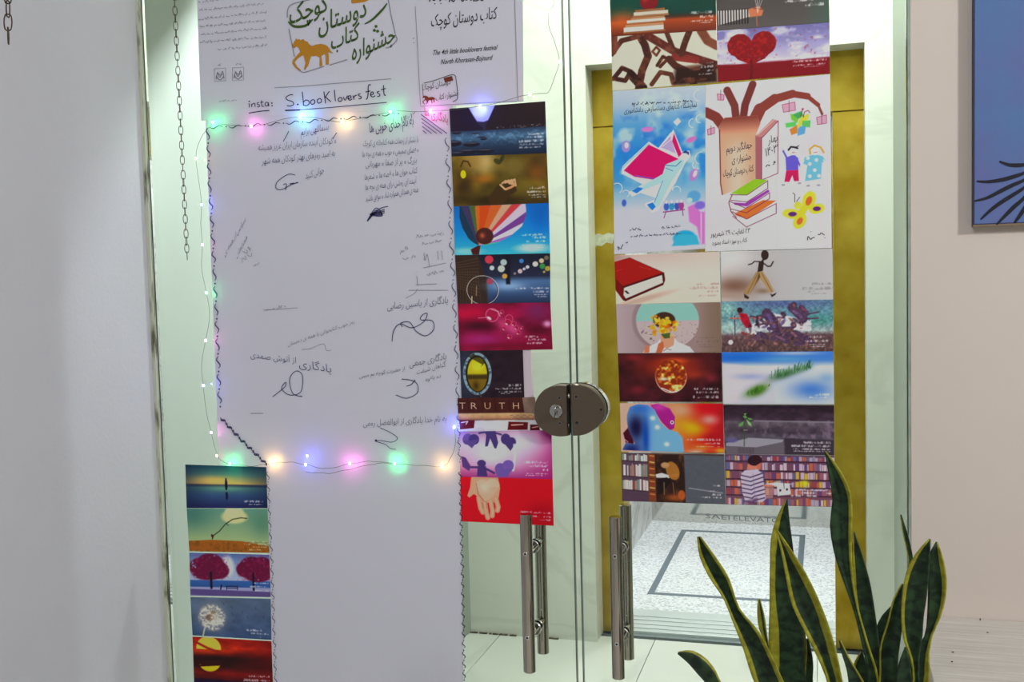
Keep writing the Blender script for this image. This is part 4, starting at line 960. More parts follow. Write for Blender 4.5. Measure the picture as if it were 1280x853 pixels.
# two children
p.poly([(276, 522), (304, 512), (318, 526), (318, 566), (278, 566)], (96, 84, 180), 2); p.line([(282, 526), (266, 494)], 6, (96, 84, 180)); p.line([(314, 530), (324, 552)], 6, (96, 84, 180)); p.poly([(278, 566), (318, 566), (320, 604), (304, 604), (298, 584), (288, 606), (272, 604)], (176, 30, 84), 2); p.ell(302, 500, 14, 15, (226, 206, 204), 2); p.line([(286, 496), (294, 486), (306, 488), (316, 492)], 6, (30, 26, 36)); p.line([(306, 490), (320, 484)], 3, (30, 26, 36)); p.ell(264, 492, 5, 6, (214, 190, 200), 2); p.line([(298, 506), (306, 506)], 2, (170, 50, 60)); p.ell(268, 615, 6, 3, (150, 140, 150)); p.ell(322, 612, 6, 3, (150, 140, 150))
p.poly([(340, 524), (372, 516), (398, 524), (408, 540), (396, 546), (392, 600), (340, 606), (348, 552), (334, 545)], (106, 170, 206), 2)
for x, y in ((356, 548), (378, 536), (372, 570), (356, 590), (386, 590), (350, 528)): p.ell(x, y, 6, 6, (214, 224, 236), 2)
p.ell(374, 506, 15, 13, (226, 206, 204), 2); p.line([(358, 514), (356, 498), (372, 486), (392, 494), (402, 512)], 6, (196, 150, 60)); p.line([(370, 510), (380, 509)], 2, (190, 60, 80)); p.line([(336, 536), (326, 552)], 5, (226, 206, 204)); p.line([(402, 538), (412, 552)], 5, (226, 206, 204)); p.ell(350, 622, 6, 3, (150, 140, 150)); p.ell(384, 622, 6, 3, (150, 140, 150))
# yellow butterfly
YW = (226, 190, 60)
p.ell(352, 672, 22, 32, YW, 3, 20); p.ell(378, 702, 26, 17, YW, 3, -10); p.ell(296, 716, 32, 17, YW, 3, 10); p.ell(322, 742, 20, 28, YW, 3, 30); p.ell(330, 710, 12, 34, (220, 186, 50), 3, 35); p.ell(352, 674, 10, 16, (226, 96, 50), 3, 20); p.ell(378, 702, 13, 8, (90, 40, 110), 3); p.ell(298, 717, 14, 8, (84, 40, 110), 3); p.ell(322, 742, 9, 13, (226, 100, 50), 3, 30); p.ell(316, 688, 13, 13, (224, 196, 70), 2); p.line([(306, 676), (306, 650), (300, 644)], 2.2, (60, 40, 50)); p.line([(312, 674), (322, 660)], 2.2, (60, 40, 50))
P2 = put([(881.9, 106.4), (1037.5, 92.7), (1039.6, 310.3), (881.4, 314.6)], p, 'hand-drawn festival poster of a tree, books, two children and butterflies', 'festival posters on the right door leaf', -.0017, 'poster', 'poster')
ik = Ink(-.0020)
ik.text('جهانگیر دویم', 908, 190.5, 940, 184.5, h=12, persian=True); ik.text('جشنواره ی', 915, 204, 939, 199, h=12, persian=True); ik.text('کتاب دوستان کوچک', 904, 221, 942, 214, h=12, persian=True)
ik.text('بهار', 960, 180, 972, 176, h=13, persian=True); ik.text('۱۴۰۳', 957, 196, 972, 190, h=15, persian=True); ik.scrawl(957, 208, 971, 204, 4, 71, .9)
ik.text('۲۳ لغایت ۲۹ شهریور', 888, 296, 938, 291, h=9, persian=True); ik.text('کتاب و موزه اسناد بجنورد', 890, 306.5, 934, 302.5, h=8, persian=True)
ik.scrawl(1009, 299, 1031, 294, 7, 73, 1.0)
ik.build('drawn_lettering', mat('plum_pen_ink', (74, 40, 70), .7), P2)

# red book
p = Pic(58, 50, 603, 308, base=(212, 190, 176)); p.grad([(0, (192, 168, 160)), (.4, (214, 194, 182)), (1, (212, 190, 172))]); p.glow(70, 60, 60, 40, (150, 120, 110), .6); p.mix(np.clip((p.X - 300) / 200, 0, 1) * .5, (206, 188, 176)); p.ell(200, 285, 150, 14, (160, 134, 120), 14, -14, .6)
p.poly([(58, 84), (140, 64), (318, 148), (322, 186), (312, 212), (110, 292), (96, 286), (58, 232)], (70, 14, 14), 2); p.poly([(58, 84), (140, 66), (312, 148), (98, 212), (58, 170)], (146, 24, 20), 2); p.poly([(58, 170), (96, 214), (98, 284), (58, 232)], (104, 14, 14), 2); p.poly([(104, 222), (306, 160), (310, 200), (112, 278), (100, 260)], (206, 196, 186), 2)
for k in range(4): p.line([(106, 234 + k * 12), (306, 170 + k * 9)], 1.4, (176, 164, 154), .7)
p.poly([(104, 238), (118, 236), (132, 252), (122, 254)], (24, 16, 20), 2); p.line([(64, 132), (100, 124)], 3, (180, 60, 50), .7); p.line([(190, 112), (250, 130)], 3, (186, 70, 60), .6)
p.caption([(482, 600, 213, 12), (440, 600, 232, 14), (538, 600, 250, 12), (490, 580, 273, 9)], 20, (140, 124, 118))
put([(767.8, 319.4), (899.2, 314.8), (900.6, 377.9), (770, 380.9)], p, 'cream card of one closed red book', G3, -.0021)
# flower face
p = Pic(68, 308, 612, 570, base=(150, 128, 128)); p.grad([(0, (168, 150, 154)), (.25, (150, 130, 132)), (.8, (140, 118, 114)), (1, (110, 92, 78))], 'x'); p.mix(np.clip((p.X - 480) / 130, 0, 1) * .6, (120, 100, 84)); p.ell(318, 400, 168, 160, (120, 96, 100), 14, al=.5); p.ell(336, 400, 164, 150, (176, 160, 160), 4); cm = p.ell_mask(336, 400, 164, 150, 4); p.mix(cm * np.clip((402 - p.Y) / 6, 0, 1), (130, 176, 166)); p.mix(cm * np.clip((vnoise(p.X.shape, 33, 60, 30, 1) - .82) * 12, 0, 1) * (p.Y > 405), (110, 90, 90))
p.poly([(200, 572), (220, 540), (280, 516), (300, 490), (370, 490), (390, 514), (450, 540), (474, 572)], (206, 202, 206), 4); p.poly([(296, 480), (372, 480), (366, 530), (330, 548), (300, 530)], (196, 140, 110), 4); p.ell(320, 396, 58, 44, (56, 36, 28), 4); p.poly([(270, 572), (286, 520), (310, 508), (316, 540), (300, 572)], (176, 96, 62), 4); p.poly([(206, 570), (220, 530), (240, 528), (236, 570)], (190, 110, 76), 4)
rq = random.Random(8)
for k in range(46):
    x, y = rq.gauss(324, 34), rq.gauss(424, 22); r = rq.uniform(8, 17)
    p.ell(x, y, r, r * rq.uniform(.4, .8), rq.choice([(222, 150, 24), (236, 174, 44), (206, 122, 14), (180, 92, 10), (244, 190, 70)]), 4, rq.uniform(0, 180), .9)
p.poly([(300, 470), (350, 462), (346, 492), (318, 494)], (70, 84, 40), 4); p.line([(262, 380), (270, 410)], 5, (70, 90, 40)); p.line([(310, 560), (330, 548), (352, 556)], 4, (90, 50, 30), .6)
p.caption([(492, 590, 492, 10), (484, 600, 510, 16), (492, 600, 528, 8), (500, 590, 540, 6)], 21, (100, 86, 84))
put([(770, 381.2), (900.7, 378.2), (902, 440.6), (772.3, 441.8)], p, 'card of a person hiding the face behind yellow flowers', G3, -.0022)
# glass bubble
p = Pic(72, 568, 614, 824, base=(52, 18, 24)); p.gain(35, 7, 4, .5); p.glow(350, 640, 150, 60, (170, 50, 24), .9); p.glow(150, 590, 60, 20, (150, 40, 40), .6); p.glow(170, 760, 50, 26, (120, 36, 44), .7); p.glow(470, 680, 60, 20, (150, 50, 30), .7); p.glow(560, 700, 30, 20, (130, 40, 50), .6); p.glow(380, 610, 60, 14, (216, 90, 40), .7)
p.ell(350, 690, 84, 88, (120, 40, 18), 4); nb = vnoise(p.X.shape, 36, 28, 14, 2); p.mix(p.ell_mask(350, 690, 80, 84, 6) * np.clip((nb - .45) * 4, 0, 1), (226, 130, 40)); p.mix(p.ell_mask(350, 690, 80, 84, 6) * np.clip((nb - .66) * 8, 0, 1), (250, 210, 130)); p.mix(np.clip(1 - np.abs(np.hypot((p.X - 350) / 84, (p.Y - 690) / 88) - .97) * 22, 0, 1) * np.clip((p.Y - 640) / 120, 0, 1), (240, 200, 190)); p.line([(300, 752), (350, 772), (378, 770)], 5, (255, 220, 210)); p.glow(312, 704, 22, 8, (255, 240, 210), .9)
p.caption([(470, 596, 756, 10), (480, 596, 774, 11), (464, 596, 798, 13)], 22)
put([(772.3, 442), (902, 441), (902.8, 502.8), (774.6, 502.3)], p, 'dark red card of a glowing glass bubble', G3, -.0023)
# blue blobs
p = Pic(55, 84, 800, 436, base=(200, 120, 90)); p.grad([(0, (206, 160, 140)), (.35, (206, 150, 130)), (.55, (214, 120, 60)), (.8, (190, 30, 24)), (1, (150, 16, 30))], 'x'); p.glow(590, 270, 120, 60, (236, 170, 20), .95, 20); p.glow(500, 130, 90, 50, (214, 150, 120), .9); p.glow(690, 110, 90, 40, (176, 14, 30), .9); p.glow(700, 200, 60, 36, (224, 140, 130), .95); p.glow(720, 330, 110, 60, (150, 14, 30), .9); p.glow(640, 400, 70, 26, (230, 120, 40), .9); p.glow(600, 430, 60, 16, (240, 180, 160), .8); p.glow(780, 420, 50, 20, (236, 180, 40), .8)
p.poly([(280, 96), (330, 86), (420, 120), (456, 180), (450, 260), (420, 280), (360, 220)], (150, 30, 120), 5); p.glow(340, 110, 60, 30, (190, 70, 160), .7); p.ell(434, 220, 13, 14, (240, 200, 230), 3); p.ell(434, 220, 6, 7, (40, 14, 50), 2)
p.poly([(74, 300), (110, 262), (150, 270), (150, 380), (90, 370)], (60, 10, 30), 5); bl = [(108, 160), (130, 110), (190, 90), (260, 96), (310, 130), (350, 220), (400, 268), (470, 290), (506, 330), (514, 436), (64, 424), (90, 372), (160, 380), (110, 260), (104, 200)]
bm_ = p.poly_mask(bl, 5); p.mix(bm_, (110, 160, 206)); p.mix(bm_ * np.exp(-(((p.X - 170) / 70) ** 2 + ((p.Y - 260) / 110) ** 2)), (18, 10, 50)); p.mix(bm_ * np.exp(-(((p.X - 240) / 26) ** 2 + ((p.Y - 330) / 150) ** 2)) * .9, (10, 60, 150)); p.mix(bm_ * np.exp(-(((p.X - 200) / 90) ** 2 + ((p.Y - 120) / 40) ** 2)) * .8, (40, 90, 170)); p.mix(bm_ * np.exp(-(((p.X - 130) / 80) ** 2 + ((p.Y - 420) / 50) ** 2)) * .9, (16, 20, 80))
for x, y in ((294, 190), (326, 256), (392, 378)): p.glow(x, y, 16, 14, (236, 246, 255))
p.line([(84, 346), (108, 366)], 5, (230, 180, 180), .8)
p.caption([(530, 775, 342, 17), (662, 775, 368, 16), (600, 770, 392, 7)], 23)
put([(774.6, 504.4), (904, 504.8), (905.2, 566.6), (776.4, 564.9)], p, 'card of glossy blue and purple blobs on orange', G3, -.0024)
# library reader
p = Pic(66, 432, 812, 798, base=(70, 52, 56)); rng = np.random.RandomState(4)
p.poly([(66, 432), (262, 440), (262, 798), (66, 798)], (78, 58, 74), 2)
for y0, y1 in ((438, 486), (512, 602), (626, 706)):
    x = 70
    while x < 250:
        w_ = rng.randint(8, 18); c = [(206, 200, 190), (150, 120, 110), (96, 70, 84), (180, 170, 160), (130, 60, 60), (110, 130, 124), (214, 210, 200)][rng.randint(7)]
        hh = rng.randint(0, 16); p.poly([(x, y0 + hh), (x + w_, y0 + hh + 2), (x + w_, y1 + (x - 66) * .05), (x, y1 + (x - 66) * .05)], c, 2); x += w_ + 1
    p.poly([(66, y1), (262, y1 + 10), (262, y1 + 18), (66, y1 + 8)], (60, 40, 48), 2)
p.poly([(262, 440), (312, 440), (318, 798), (262, 798)], (110, 60, 36), 3)
for k in range(14): p.line([(276, 450 + k * 24), (306, 454 + k * 24)], 10, [(190, 110, 60), (130, 50, 34), (206, 150, 90), (90, 40, 26)][k % 4])
p.poly([(314, 440), (522, 442), (528, 798), (318, 798)], (40, 24, 20), 3); p.noise(44, 24, 6, .5, .8, (90, 56, 36), .7, mask=(p.X > 320) * (p.X < 520)); p.ell(440, 560, 46, 70, (150, 100, 44), 5, -20); p.ell(386, 520, 30, 22, (170, 130, 90), 6); p.poly([(316, 590), (360, 578), (430, 600), (410, 616), (320, 614)], (216, 214, 220), 4); p.line([(420, 600), (470, 590)], 22, (160, 106, 50)); p.poly([(330, 620), (400, 610), (430, 640), (350, 740), (330, 740)], (26, 18, 20), 4); p.line([(376, 650), (376, 740)], 6, (130, 100, 70)); p.line([(440, 650), (448, 750)], 6, (110, 80, 56)); p.glow(450, 760, 70, 26, (150, 76, 34), .9); p.ell(500, 740, 26, 36, (160, 80, 36), 6)
p.poly([(526, 442), (812, 446), (812, 800), (530, 798)], (80, 82, 90), 2); p.gain(45, 30, 20, .05); p.line([(556, 686), (660, 700), (790, 716)], 9, (130, 130, 138), soft=4)
p.caption([(722, 776, 664, 13), (700, 776, 703, 12), (716, 780, 728, 15), (640, 782, 750, 13)], 24)
put([(776.6, 566.3), (905.4, 568.2), (907.4, 630.8), (777.6, 626.6)], p, 'card of a reader on a chair between library shelves, lowest of its column', G3, -.0022)
# walking paper figure
p = Pic(46, 35, 630, 296, base=(170, 170, 172)); p.grad([(0, (196, 190, 186)), (.3, (170, 166, 166)), (1, (176, 176, 176))], 'x'); p.glow(110, 70, 120, 50, (202, 198, 196), .8); p.glow(120, 215, 120, 50, (110, 76, 60), .9); p.glow(80, 275, 110, 30, (150, 126, 112), .8); p.glow(60, 290, 60, 16, (176, 164, 160), .9); p.glow(270, 245, 40, 14, (110, 84, 60), .7); DK = (46, 32, 28)
p.ell(281, 58, 20, 26, DK, 2); p.line([(278, 76), (262, 96)], 10, DK); p.poly([(250, 88), (276, 92), (270, 140), (240, 148)], DK, 2); p.line([(252, 92), (226, 90), (212, 102), (194, 106)], 6, DK); p.line([(272, 100), (296, 118), (312, 116), (324, 94)], 7, DK)
p.poly([(232, 146), (262, 144), (250, 190), (192, 264), (164, 252), (200, 200)], (150, 122, 84), 2); p.poly([(248, 146), (270, 144), (300, 190), (326, 246), (306, 256), (276, 210), (250, 176)], (160, 132, 92), 2); p.line([(244, 152), (186, 256)], 3, (96, 70, 44), .8); p.line([(262, 150), (316, 250)], 3, (66, 44, 30), .8); p.poly([(250, 148), (256, 170), (222, 220), (200, 262), (236, 190)], (70, 46, 32), 2, .8)
p.poly([(168, 256), (196, 276), (190, 286), (170, 278)], DK, 2); p.poly([(306, 258), (318, 264), (340, 254), (334, 266), (314, 278)], DK, 2)
p.caption([(522, 628, 213, 13), (474, 628, 237, 16), (500, 540, 252, 7), (520, 600, 262, 6)], 25, (120, 118, 118))
put([(900.8, 314.8), (1040.4, 311), (1041.3, 374.8), (901.5, 377.2)], p, 'grey card of a walking cut-out paper figure', G3, -.0021)
# race of boys
p = Pic(49, 293, 632, 562, base=(96, 120, 130)); p.grad([(0, (90, 120, 140)), (.35, (90, 130, 140)), (.6, (150, 160, 160)), (.68, (90, 66, 70)), (1, (76, 56, 56))]); p.glow(80, 330, 60, 40, (150, 200, 180), .7); p.glow(560, 400, 80, 30, (66, 130, 120), .8); p.glow(380, 310, 200, 20, (76, 80, 130), .7); p.glow(90, 430, 60, 30, (160, 190, 180), .8); p.poly([(190, 430), (330, 360), (520, 400), (520, 450), (200, 450)], (196, 196, 206), 8); p.noise(46, 40, 12, .45, .75, (130, 100, 96), .6, mask=(p.Y > 480))
p.line([(120, 370), (122, 470)], 5, (50, 40, 60)); D2 = (74, 54, 76)
p.ell(148, 340, 15, 15, (50, 26, 26), 2); p.poly([(140, 354), (186, 360), (214, 428), (184, 440), (156, 400)], (150, 24, 44), 2); p.line([(150, 384), (98, 382)], 8, (170, 96, 84)); p.poly([(180, 436), (216, 430), (240, 470), (196, 468)], (206, 204, 210), 3); p.line([(220, 470), (190, 520)], 12, (120, 76, 70))
for q_, w_ in (([(208, 376), (250, 384), (290, 420)], 16), ([(290, 360), (320, 400), (345, 440)], 54), ([(283, 350), (290, 345)], 26), ([(345, 380), (380, 384)], 10), ([(374, 362), (380, 368)], 24), ([(420, 330), (450, 360), (480, 390)], 44), ([(428, 318), (432, 316)], 30), ([(470, 330), (495, 360), (470, 410)], 26), ([(480, 370), (560, 356)], 8), ([(500, 390), (556, 388)], 8), ([(428, 420), (430, 424)], 30), ([(390, 460), (440, 470), (500, 500)], 40), ([(330, 470), (390, 500)], 40), ([(250, 470), (320, 490)], 30), ([(250, 380), (262, 376)], 22), ([(200, 500), (260, 460)], 12), ([(440, 520), (520, 510)], 24), ([(300, 440), (420, 440)], 20), ([(230, 420), (300, 410)], 10)):
    p.line(q_, w_, D2, soft=4)
for q_, w_, c in (([(300, 370), (330, 430)], 18, (96, 76, 130)), ([(430, 350), (470, 380)], 14, (110, 84, 124)), ([(250, 380), (256, 382)], 12, (150, 100, 90)), ([(432, 318), (436, 322)], 12, (130, 80, 76)), ([(340, 480), (380, 500)], 12, (110, 80, 100)), ([(420, 460), (440, 480)], 12, (140, 96, 100)), ([(160, 460), (180, 468)], 14, (150, 50, 50)), ([(208, 380), (250, 390)], 6, (170, 110, 96)), ([(470, 330), (490, 350)], 10, (120, 60, 80)), ([(250, 480), (210, 530)], 8, (150, 110, 96)), ([(430, 420), (432, 424)], 12, (140, 90, 80))): p.line(q_, w_, c, .85, 4)
rq = random.Random(21)
for k in range(34):
    x, y = rq.uniform(190, 500), rq.uniform(390, 525); a_ = rq.uniform(0, 180); c_ = rq.choice([(62, 42, 62), (96, 66, 78), (130, 88, 88), (84, 66, 104), (150, 108, 98), (48, 32, 46), (110, 78, 70)])
    p.ell(x, y, rq.uniform(10, 26), rq.uniform(5, 10), c_, 4, a_, .75)
p.gain(47, 50, 26, .3); p.ell(98, 510, 13, 13, (200, 200, 206), 3); p.line([(450, 430), (516, 436), (514, 450), (450, 446)], 6, (206, 206, 216)); p.caption([(504, 606, 486, 11), (488, 606, 506, 12), (506, 590, 526, 7), (516, 590, 536, 6)], 26)
put([(901.5, 377.2), (1041.3, 374.8), (1041.8, 439.3), (902, 440.4)], p, 'card of a crowd of boys tumbling in a race', G3, -.0022)
# snow and grass
p = Pic(52, 562, 634, 835, base=(170, 180, 210)); p.grad([(0, (60, 110, 186)), (.16, (70, 120, 196)), (.28, (196, 200, 220)), (1, (186, 184, 200))]); p.glow(160, 590, 200, 22, (30, 96, 196), .9); p.glow(380, 600, 120, 16, (90, 150, 214), .8); p.glow(440, 570, 120, 10, (170, 180, 210), .8); p.poly([(52, 620), (150, 630), (280, 660), (330, 700), (300, 760), (52, 800)], (196, 190, 206), 14); p.poly([(330, 720), (480, 660), (634, 640), (634, 835), (330, 835)], (190, 194, 216), 16); p.glow(520, 760, 110, 50, (60, 110, 196), .9); p.glow(200, 690, 80, 16, (140, 150, 206), .8); p.glow(600, 700, 40, 26, (110, 150, 214), .7); p.glow(80, 800, 60, 30, (206, 190, 186), .8)
p.glow(230, 765, 62, 26, (70, 110, 34), 1, -22); p.glow(240, 765, 40, 20, (50, 90, 24), .8, -22); p.glow(380, 680, 80, 22, (46, 84, 50), .95, -18); p.glow(480, 650, 50, 16, (70, 110, 80), .8, -20)
rr = random.Random(3)
for k in range(60):
    x = rr.uniform(300, 520); y = 700 - (x - 300) * .25 + rr.uniform(-8, 10); p.line([(x, y), (x + rr.uniform(-14, 18), y - rr.uniform(20, 48))], 2.6, rr.choice([(40, 90, 50), (70, 130, 60), (30, 70, 40), (110, 150, 90)]), .8)
for k in range(40):
    x = rr.uniform(175, 300); y = 790 - (x - 175) * .4 + rr.uniform(-12, 10); p.line([(x, y), (x + rr.uniform(-8, 10), y - rr.uniform(8, 20))], 3, rr.choice([(60, 110, 30), (90, 140, 40), (36, 80, 20)]), .8)
p.caption([(474, 612, 783, 11), (506, 602, 799, 9)], 27, (230, 235, 245))
put([(902, 440.6), (1041.8, 439.5), (1042.6, 505.8), (904, 505.4)], p, 'card of green grass pushing through blue snow', G3, -.0023)
# sprout
p = Pic(57, 90, 845, 450, base=(50, 36, 50)); p.grad([(0, (36, 24, 34)), (.3, (62, 46, 60)), (.35, (90, 80, 90)), (.55, (66, 54, 66)), (.7, (90, 84, 98)), (1, (84, 76, 84))]); p.gain(81, 14, 8, .35); p.noise(82, 20, 6, .55, .8, (130, 110, 130), .7, mask=(p.Y > 200) * (p.Y < 330) * (p.X > 280)); p.line([(280, 206), (845, 212)], 10, (130, 126, 136), .8, 6); p.poly([(70, 370), (250, 330), (490, 340), (480, 360), (290, 400), (70, 392)], (142, 138, 148), 5); p.poly([(70, 392), (290, 400), (490, 356), (490, 450), (70, 450)], (96, 88, 96), 5); p.poly([(490, 330), (845, 340), (845, 450), (500, 450)], (56, 46, 56), 10); p.ell(110, 350, 40, 16, (90, 84, 130), 10)
p.line([(202, 390), (206, 300), (212, 190)], 7, (50, 74, 40)); 
for q_ in ([(214, 190), (196, 172), (216, 166), (228, 180)], [(220, 190), (256, 222), (262, 250), (236, 236)], [(204, 208), (196, 240), (168, 250), (164, 232)], [(226, 182), (256, 188), (270, 196), (242, 200)], [(212, 170), (204, 152), (226, 150)]): p.poly(q_, (90, 140, 76), 4)
p.poly([(222, 196), (252, 226), (256, 244), (238, 232)], (140, 180, 120), 5); p.line([(200, 274), (228, 274)], 4, (190, 150, 150)); p.line([(206, 350), (236, 330)], 3, (140, 150, 130))
for k in range(12): p.line([(160 + k * 10, 404), (158 + k * 10, 444)], 3, (50, 40, 46), .8)
p.caption([(576, 820, 358, 15), (542, 820, 384, 17), (556, 820, 406, 13), (560, 816, 422, 9)], 28)
put([(904.2, 506.4), (1042.6, 507), (1042.7, 569.6), (905.8, 567.6)], p, 'card of a small sprout growing from stone', G3, -.0022)
# boy in the bookshop
p = Pic(68, 450, 845, 828, base=(96, 66, 86), W=210); rng = np.random.RandomState(12); p.grad([(0, (84, 66, 88)), (.2, (90, 60, 80)), (1, (110, 74, 84))])
for row, (y0, y1) in enumerate(((458, 496), (510, 566), (574, 630), (640, 690), (700, 750), (770, 826))):
    x = 76
    while x < 840:
        w_ = rng.randint(8, 30); c = [(196, 176, 190), (140, 60, 70), (96, 60, 110), (186, 96, 70), (170, 160, 176), (110, 70, 90), (90, 100, 140), (206, 190, 200), (150, 90, 100), (200, 170, 60)][rng.randint(10)]
        hh = rng.randint(0, 14); p.poly([(x, y0 + hh), (x + w_, y0 + hh), (x + w_, y1), (x, y1)], c, 3, .85); x += w_ + rng.randint(1, 6)
    p.line([(68, y1 + 5), (845, y1 + 5)], 9, (50, 26, 44), .9)
p.glow(640, 660, 30, 26, (196, 190, 30), .95); p.poly([(440, 680), (530, 660), (540, 740), (444, 756)], (214, 206, 214), 3); p.ell(464, 714, 8, 9, (60, 30, 50), 2); p.ell(512, 706, 8, 9, (60, 30, 50), 2); p.poly([(350, 668), (440, 656), (560, 664), (440, 684)], (206, 196, 206), 4); p.line([(488, 640), (492, 700)], 4, (50, 40, 60)); p.poly([(330, 690), (420, 690), (410, 770), (340, 780)], (180, 130, 130), 5, .7)
p.poly([(180, 610), (210, 570), (300, 560), (340, 590), (360, 780), (330, 806), (210, 800), (190, 740)], (186, 174, 190), 4)
for k in range(7): p.line([(182 + k * 3, 606 + k * 32), (250 + k * 2, 622 + k * 31), (276, 612 + k * 30), (346 + k, 586 + k * 31)], 10, (66, 46, 84), .85, 3)
p.line([(270, 590), (284, 800)], 3, (110, 90, 120), .6); p.poly([(200, 800), (300, 770), (300, 828), (210, 828)], (90, 60, 90), 8, .6); p.poly([(226, 566), (238, 520), (300, 520), (300, 560)], (196, 120, 100), 4); p.ell(286, 494, 52, 40, (44, 22, 30), 4, -10); p.poly([(296, 530), (330, 510), (322, 560), (304, 560)], (186, 100, 80), 4); p.line([(350, 680), (400, 680)], 16, (190, 120, 100), .9, 5)
p.caption([(580, 822, 706, 16), (588, 826, 728, 14), (540, 828, 752, 16)], 29)
put([(905.8, 567.8), (1042.7, 570), (1043, 634), (907.6, 630.9)], p, 'card of a boy in a striped shirt reading in a bookshop, lowest right', G3, -.0021)
# ------------------------------------------------------------------ the paper banner on the left leaf
def sheet(name, poly, y, label, cat, t=.0004, group=None, nx=18, nz=26, seed=1, wav=.0009):
    """a large paper sheet hung on the glass: quad outline surveyed, faintly buckled"""
    tl, tr, br, bl = [onY(*q_, y) for q_ in poly]; V = []; F = []; rng = random.Random(seed)
    ph = [rng.uniform(0, 6) for _ in range(4)]
    for j in range(nz + 1):
        for i in range(nx + 1):
            u, v = i / nx, j / nz
            q_ = (tl * (1 - u) + tr * u) * (1 - v) + (bl * (1 - u) + br * u) * v
            e = math.sin(math.pi * u) * math.sin(math.pi * v)
            V.append((q_[0], q_[1] + e * wav * .3 * (math.sin(u * 5 + ph[0]) * math.sin(v * 7 + ph[1])), q_[2]))
    for j in range(nz):
        for i in range(nx):
            a = j * (nx + 1) + i; F.append((a, a + nx + 1, a + nx + 2, a + 1))
    o = mk(name, V, F, PAPER)
    m = o.modifiers.new('thickness', 'SOLIDIFY'); m.thickness = t; m.offset = -1
    tag(o, label, cat, group); return o
YA = -.0007
s_msg = sheet('message_sheet', [(257, 150), (566, 127.5), (578.5, 519), (271.3, 519)], YA, 'large white paper sheet covered in handwritten messages', 'paper')
s_low = sheet('message_sheet', [(271.0, 517), (578.2, 517), (580.5, 585), (274.6, 585)], YA - .0004, 'white paper strip with a marker line running down diagonally at its left', 'paper', wav=.0003)
s_bot = sheet('blank_sheet', [(333, 584), (575.8, 584), (580, 900), (343, 900)], YA - .0005, 'blank lower sheet of white paper behind the steel-handled door strip', 'paper')
s_bot['label'] = 'blank white paper sheet hanging to the bottom of the picture'
s_ban = sheet('festival_banner', [(244, -60), (653, -75), (654.4, 127), (251.5, 151)], YA - .0008, 'printed festival banner with green calligraphy and an ochre horse', 'banner')

yb_ = YA - .0016
def C2(x, y): return (240 + x / 5.018, y / 5.018)
ik = Ink(yb_)
ik.text('کوچک', 362, 30, 411, 13, h=33, thin=.01, shear=.1, persian=True)
ik.text('دوستان', 398, 41, 458, 20, h=33, thin=.01, shear=.1, persian=True)
ik.text('کتاب', 414, 62, 450, 48, h=29, thin=.01, shear=.1, persian=True)
ik.text('جشنواره', 440, 76, 494, 51, h=30, thin=.01, shear=.1, persian=True)
ik.curve([(360, 27), (368, 33), (382, 32), (391, 24)], 3.4, taper=True); ik.curve([(456, 30), (466, 24), (478, 12), (484, 4)], 3.0, taper=True)
for x, y in ((468, 38), (472, 39), (470, 33)): ik.dot(x, y, 2.0)
ik.build('green_calligraphy', M_GREEN, s_ban)
ik = Ink(yb_)
ik.curve([(404, -6), (385, 0), (366, 5), (360, 11), (359, 22)], 1.3); ik.line([(361, 36), (365, 55), (368, 71)], 1.2); ik.curve([(374, 88), (379, 90.5), (386, 89), (405, 83)], 1.3); ik.line([(412, 81.5), (434, 74.5)], 1.3); ik.line([(484, -8), (489, 20), (494, 42)], 1.3); ik.curve([(494, 43), (496, 50), (488, 58), (482, 60)], 1.3)
ik.line([(343, 109.8), (376, 108), (430, 103.5), (489, 98.5)], .9)
ik.line([(519, 8), (522, 60), (525.5, 131.5)], .7); ik.line([(643, -10), (645.5, 70), (647.5, 126)], .8); ik.line([(525.5, 133), (585, 129.5), (646, 126.5)], .7)
ik.dot(517, 48, .8); ik.dot(517.4, 53.5, .8)
ik.build('thin_print_lines', M_GREY, s_ban)
horse = [(628, 285), (640, 262), (655, 240), (660, 250), (672, 245), (678, 252), (700, 245), (706, 256), (725, 262), (732, 275), (745, 285), (757, 288), (775, 280), (810, 275), (840, 283), (860, 300), (872, 322), (888, 335), (865, 332), (852, 320), (858, 350), (857, 406), (838, 404), (838, 350), (830, 338), (812, 352), (818, 412), (800, 420), (800, 362), (780, 350), (748, 352), (738, 378), (728, 412), (708, 442), (703, 432), (712, 395), (705, 365), (697, 345), (665, 365), (643, 390), (660, 420), (684, 440), (670, 444), (645, 424), (628, 396), (634, 375), (660, 345), (678, 325), (668, 300), (656, 290), (645, 302), (632, 298)]
def tri_fill(ik_, pts):
    from mathutils.geometry import tessellate_polygon
    n = len(ik_.v)
    for q_ in pts: ik_.v.append(onY(q_[0], q_[1], ik_.y))
    for t_ in tessellate_polygon([[Vector((a, b, 0)) for a, b in pts]]): ik_.f.append([n + i for i in t_])
ik = Ink(yb_); tri_fill(ik, [C2(*q_) for q_ in horse]); ik.build('ochre_horse', M_OCHRE, s_ban)
ik = Ink(yb_); ik.poly([(439, -4), (460, -8), (461, 0), (456, 2.4), (441, 4.4), (439, 3)]); ik.build('ochre_label', M_OCHRE, s_ban)
ik = Ink(yb_)
ik.text('کتاب دوستان کوچک', 539, 33, 622, 23, h=21, shear=.15, persian=True); ik.scrawl(537, 2, 610, -1, 6, 91, 1.4)
ik.text('The 4th little booklovers festival', 541.5, 69, 622.5, 62, h=9, shear=.5, thin=.004); ik.text('North Khorasan-Bojnurd', 550.5, 80.5, 616.5, 74.5, h=9, shear=.5, thin=.004)
ik.curve([(530, 104), (545, 100), (562, 94), (568, 94), (570, 99), (572, 122), (566, 127)], .8); ik.line([(528, 105), (529, 120)], .7)
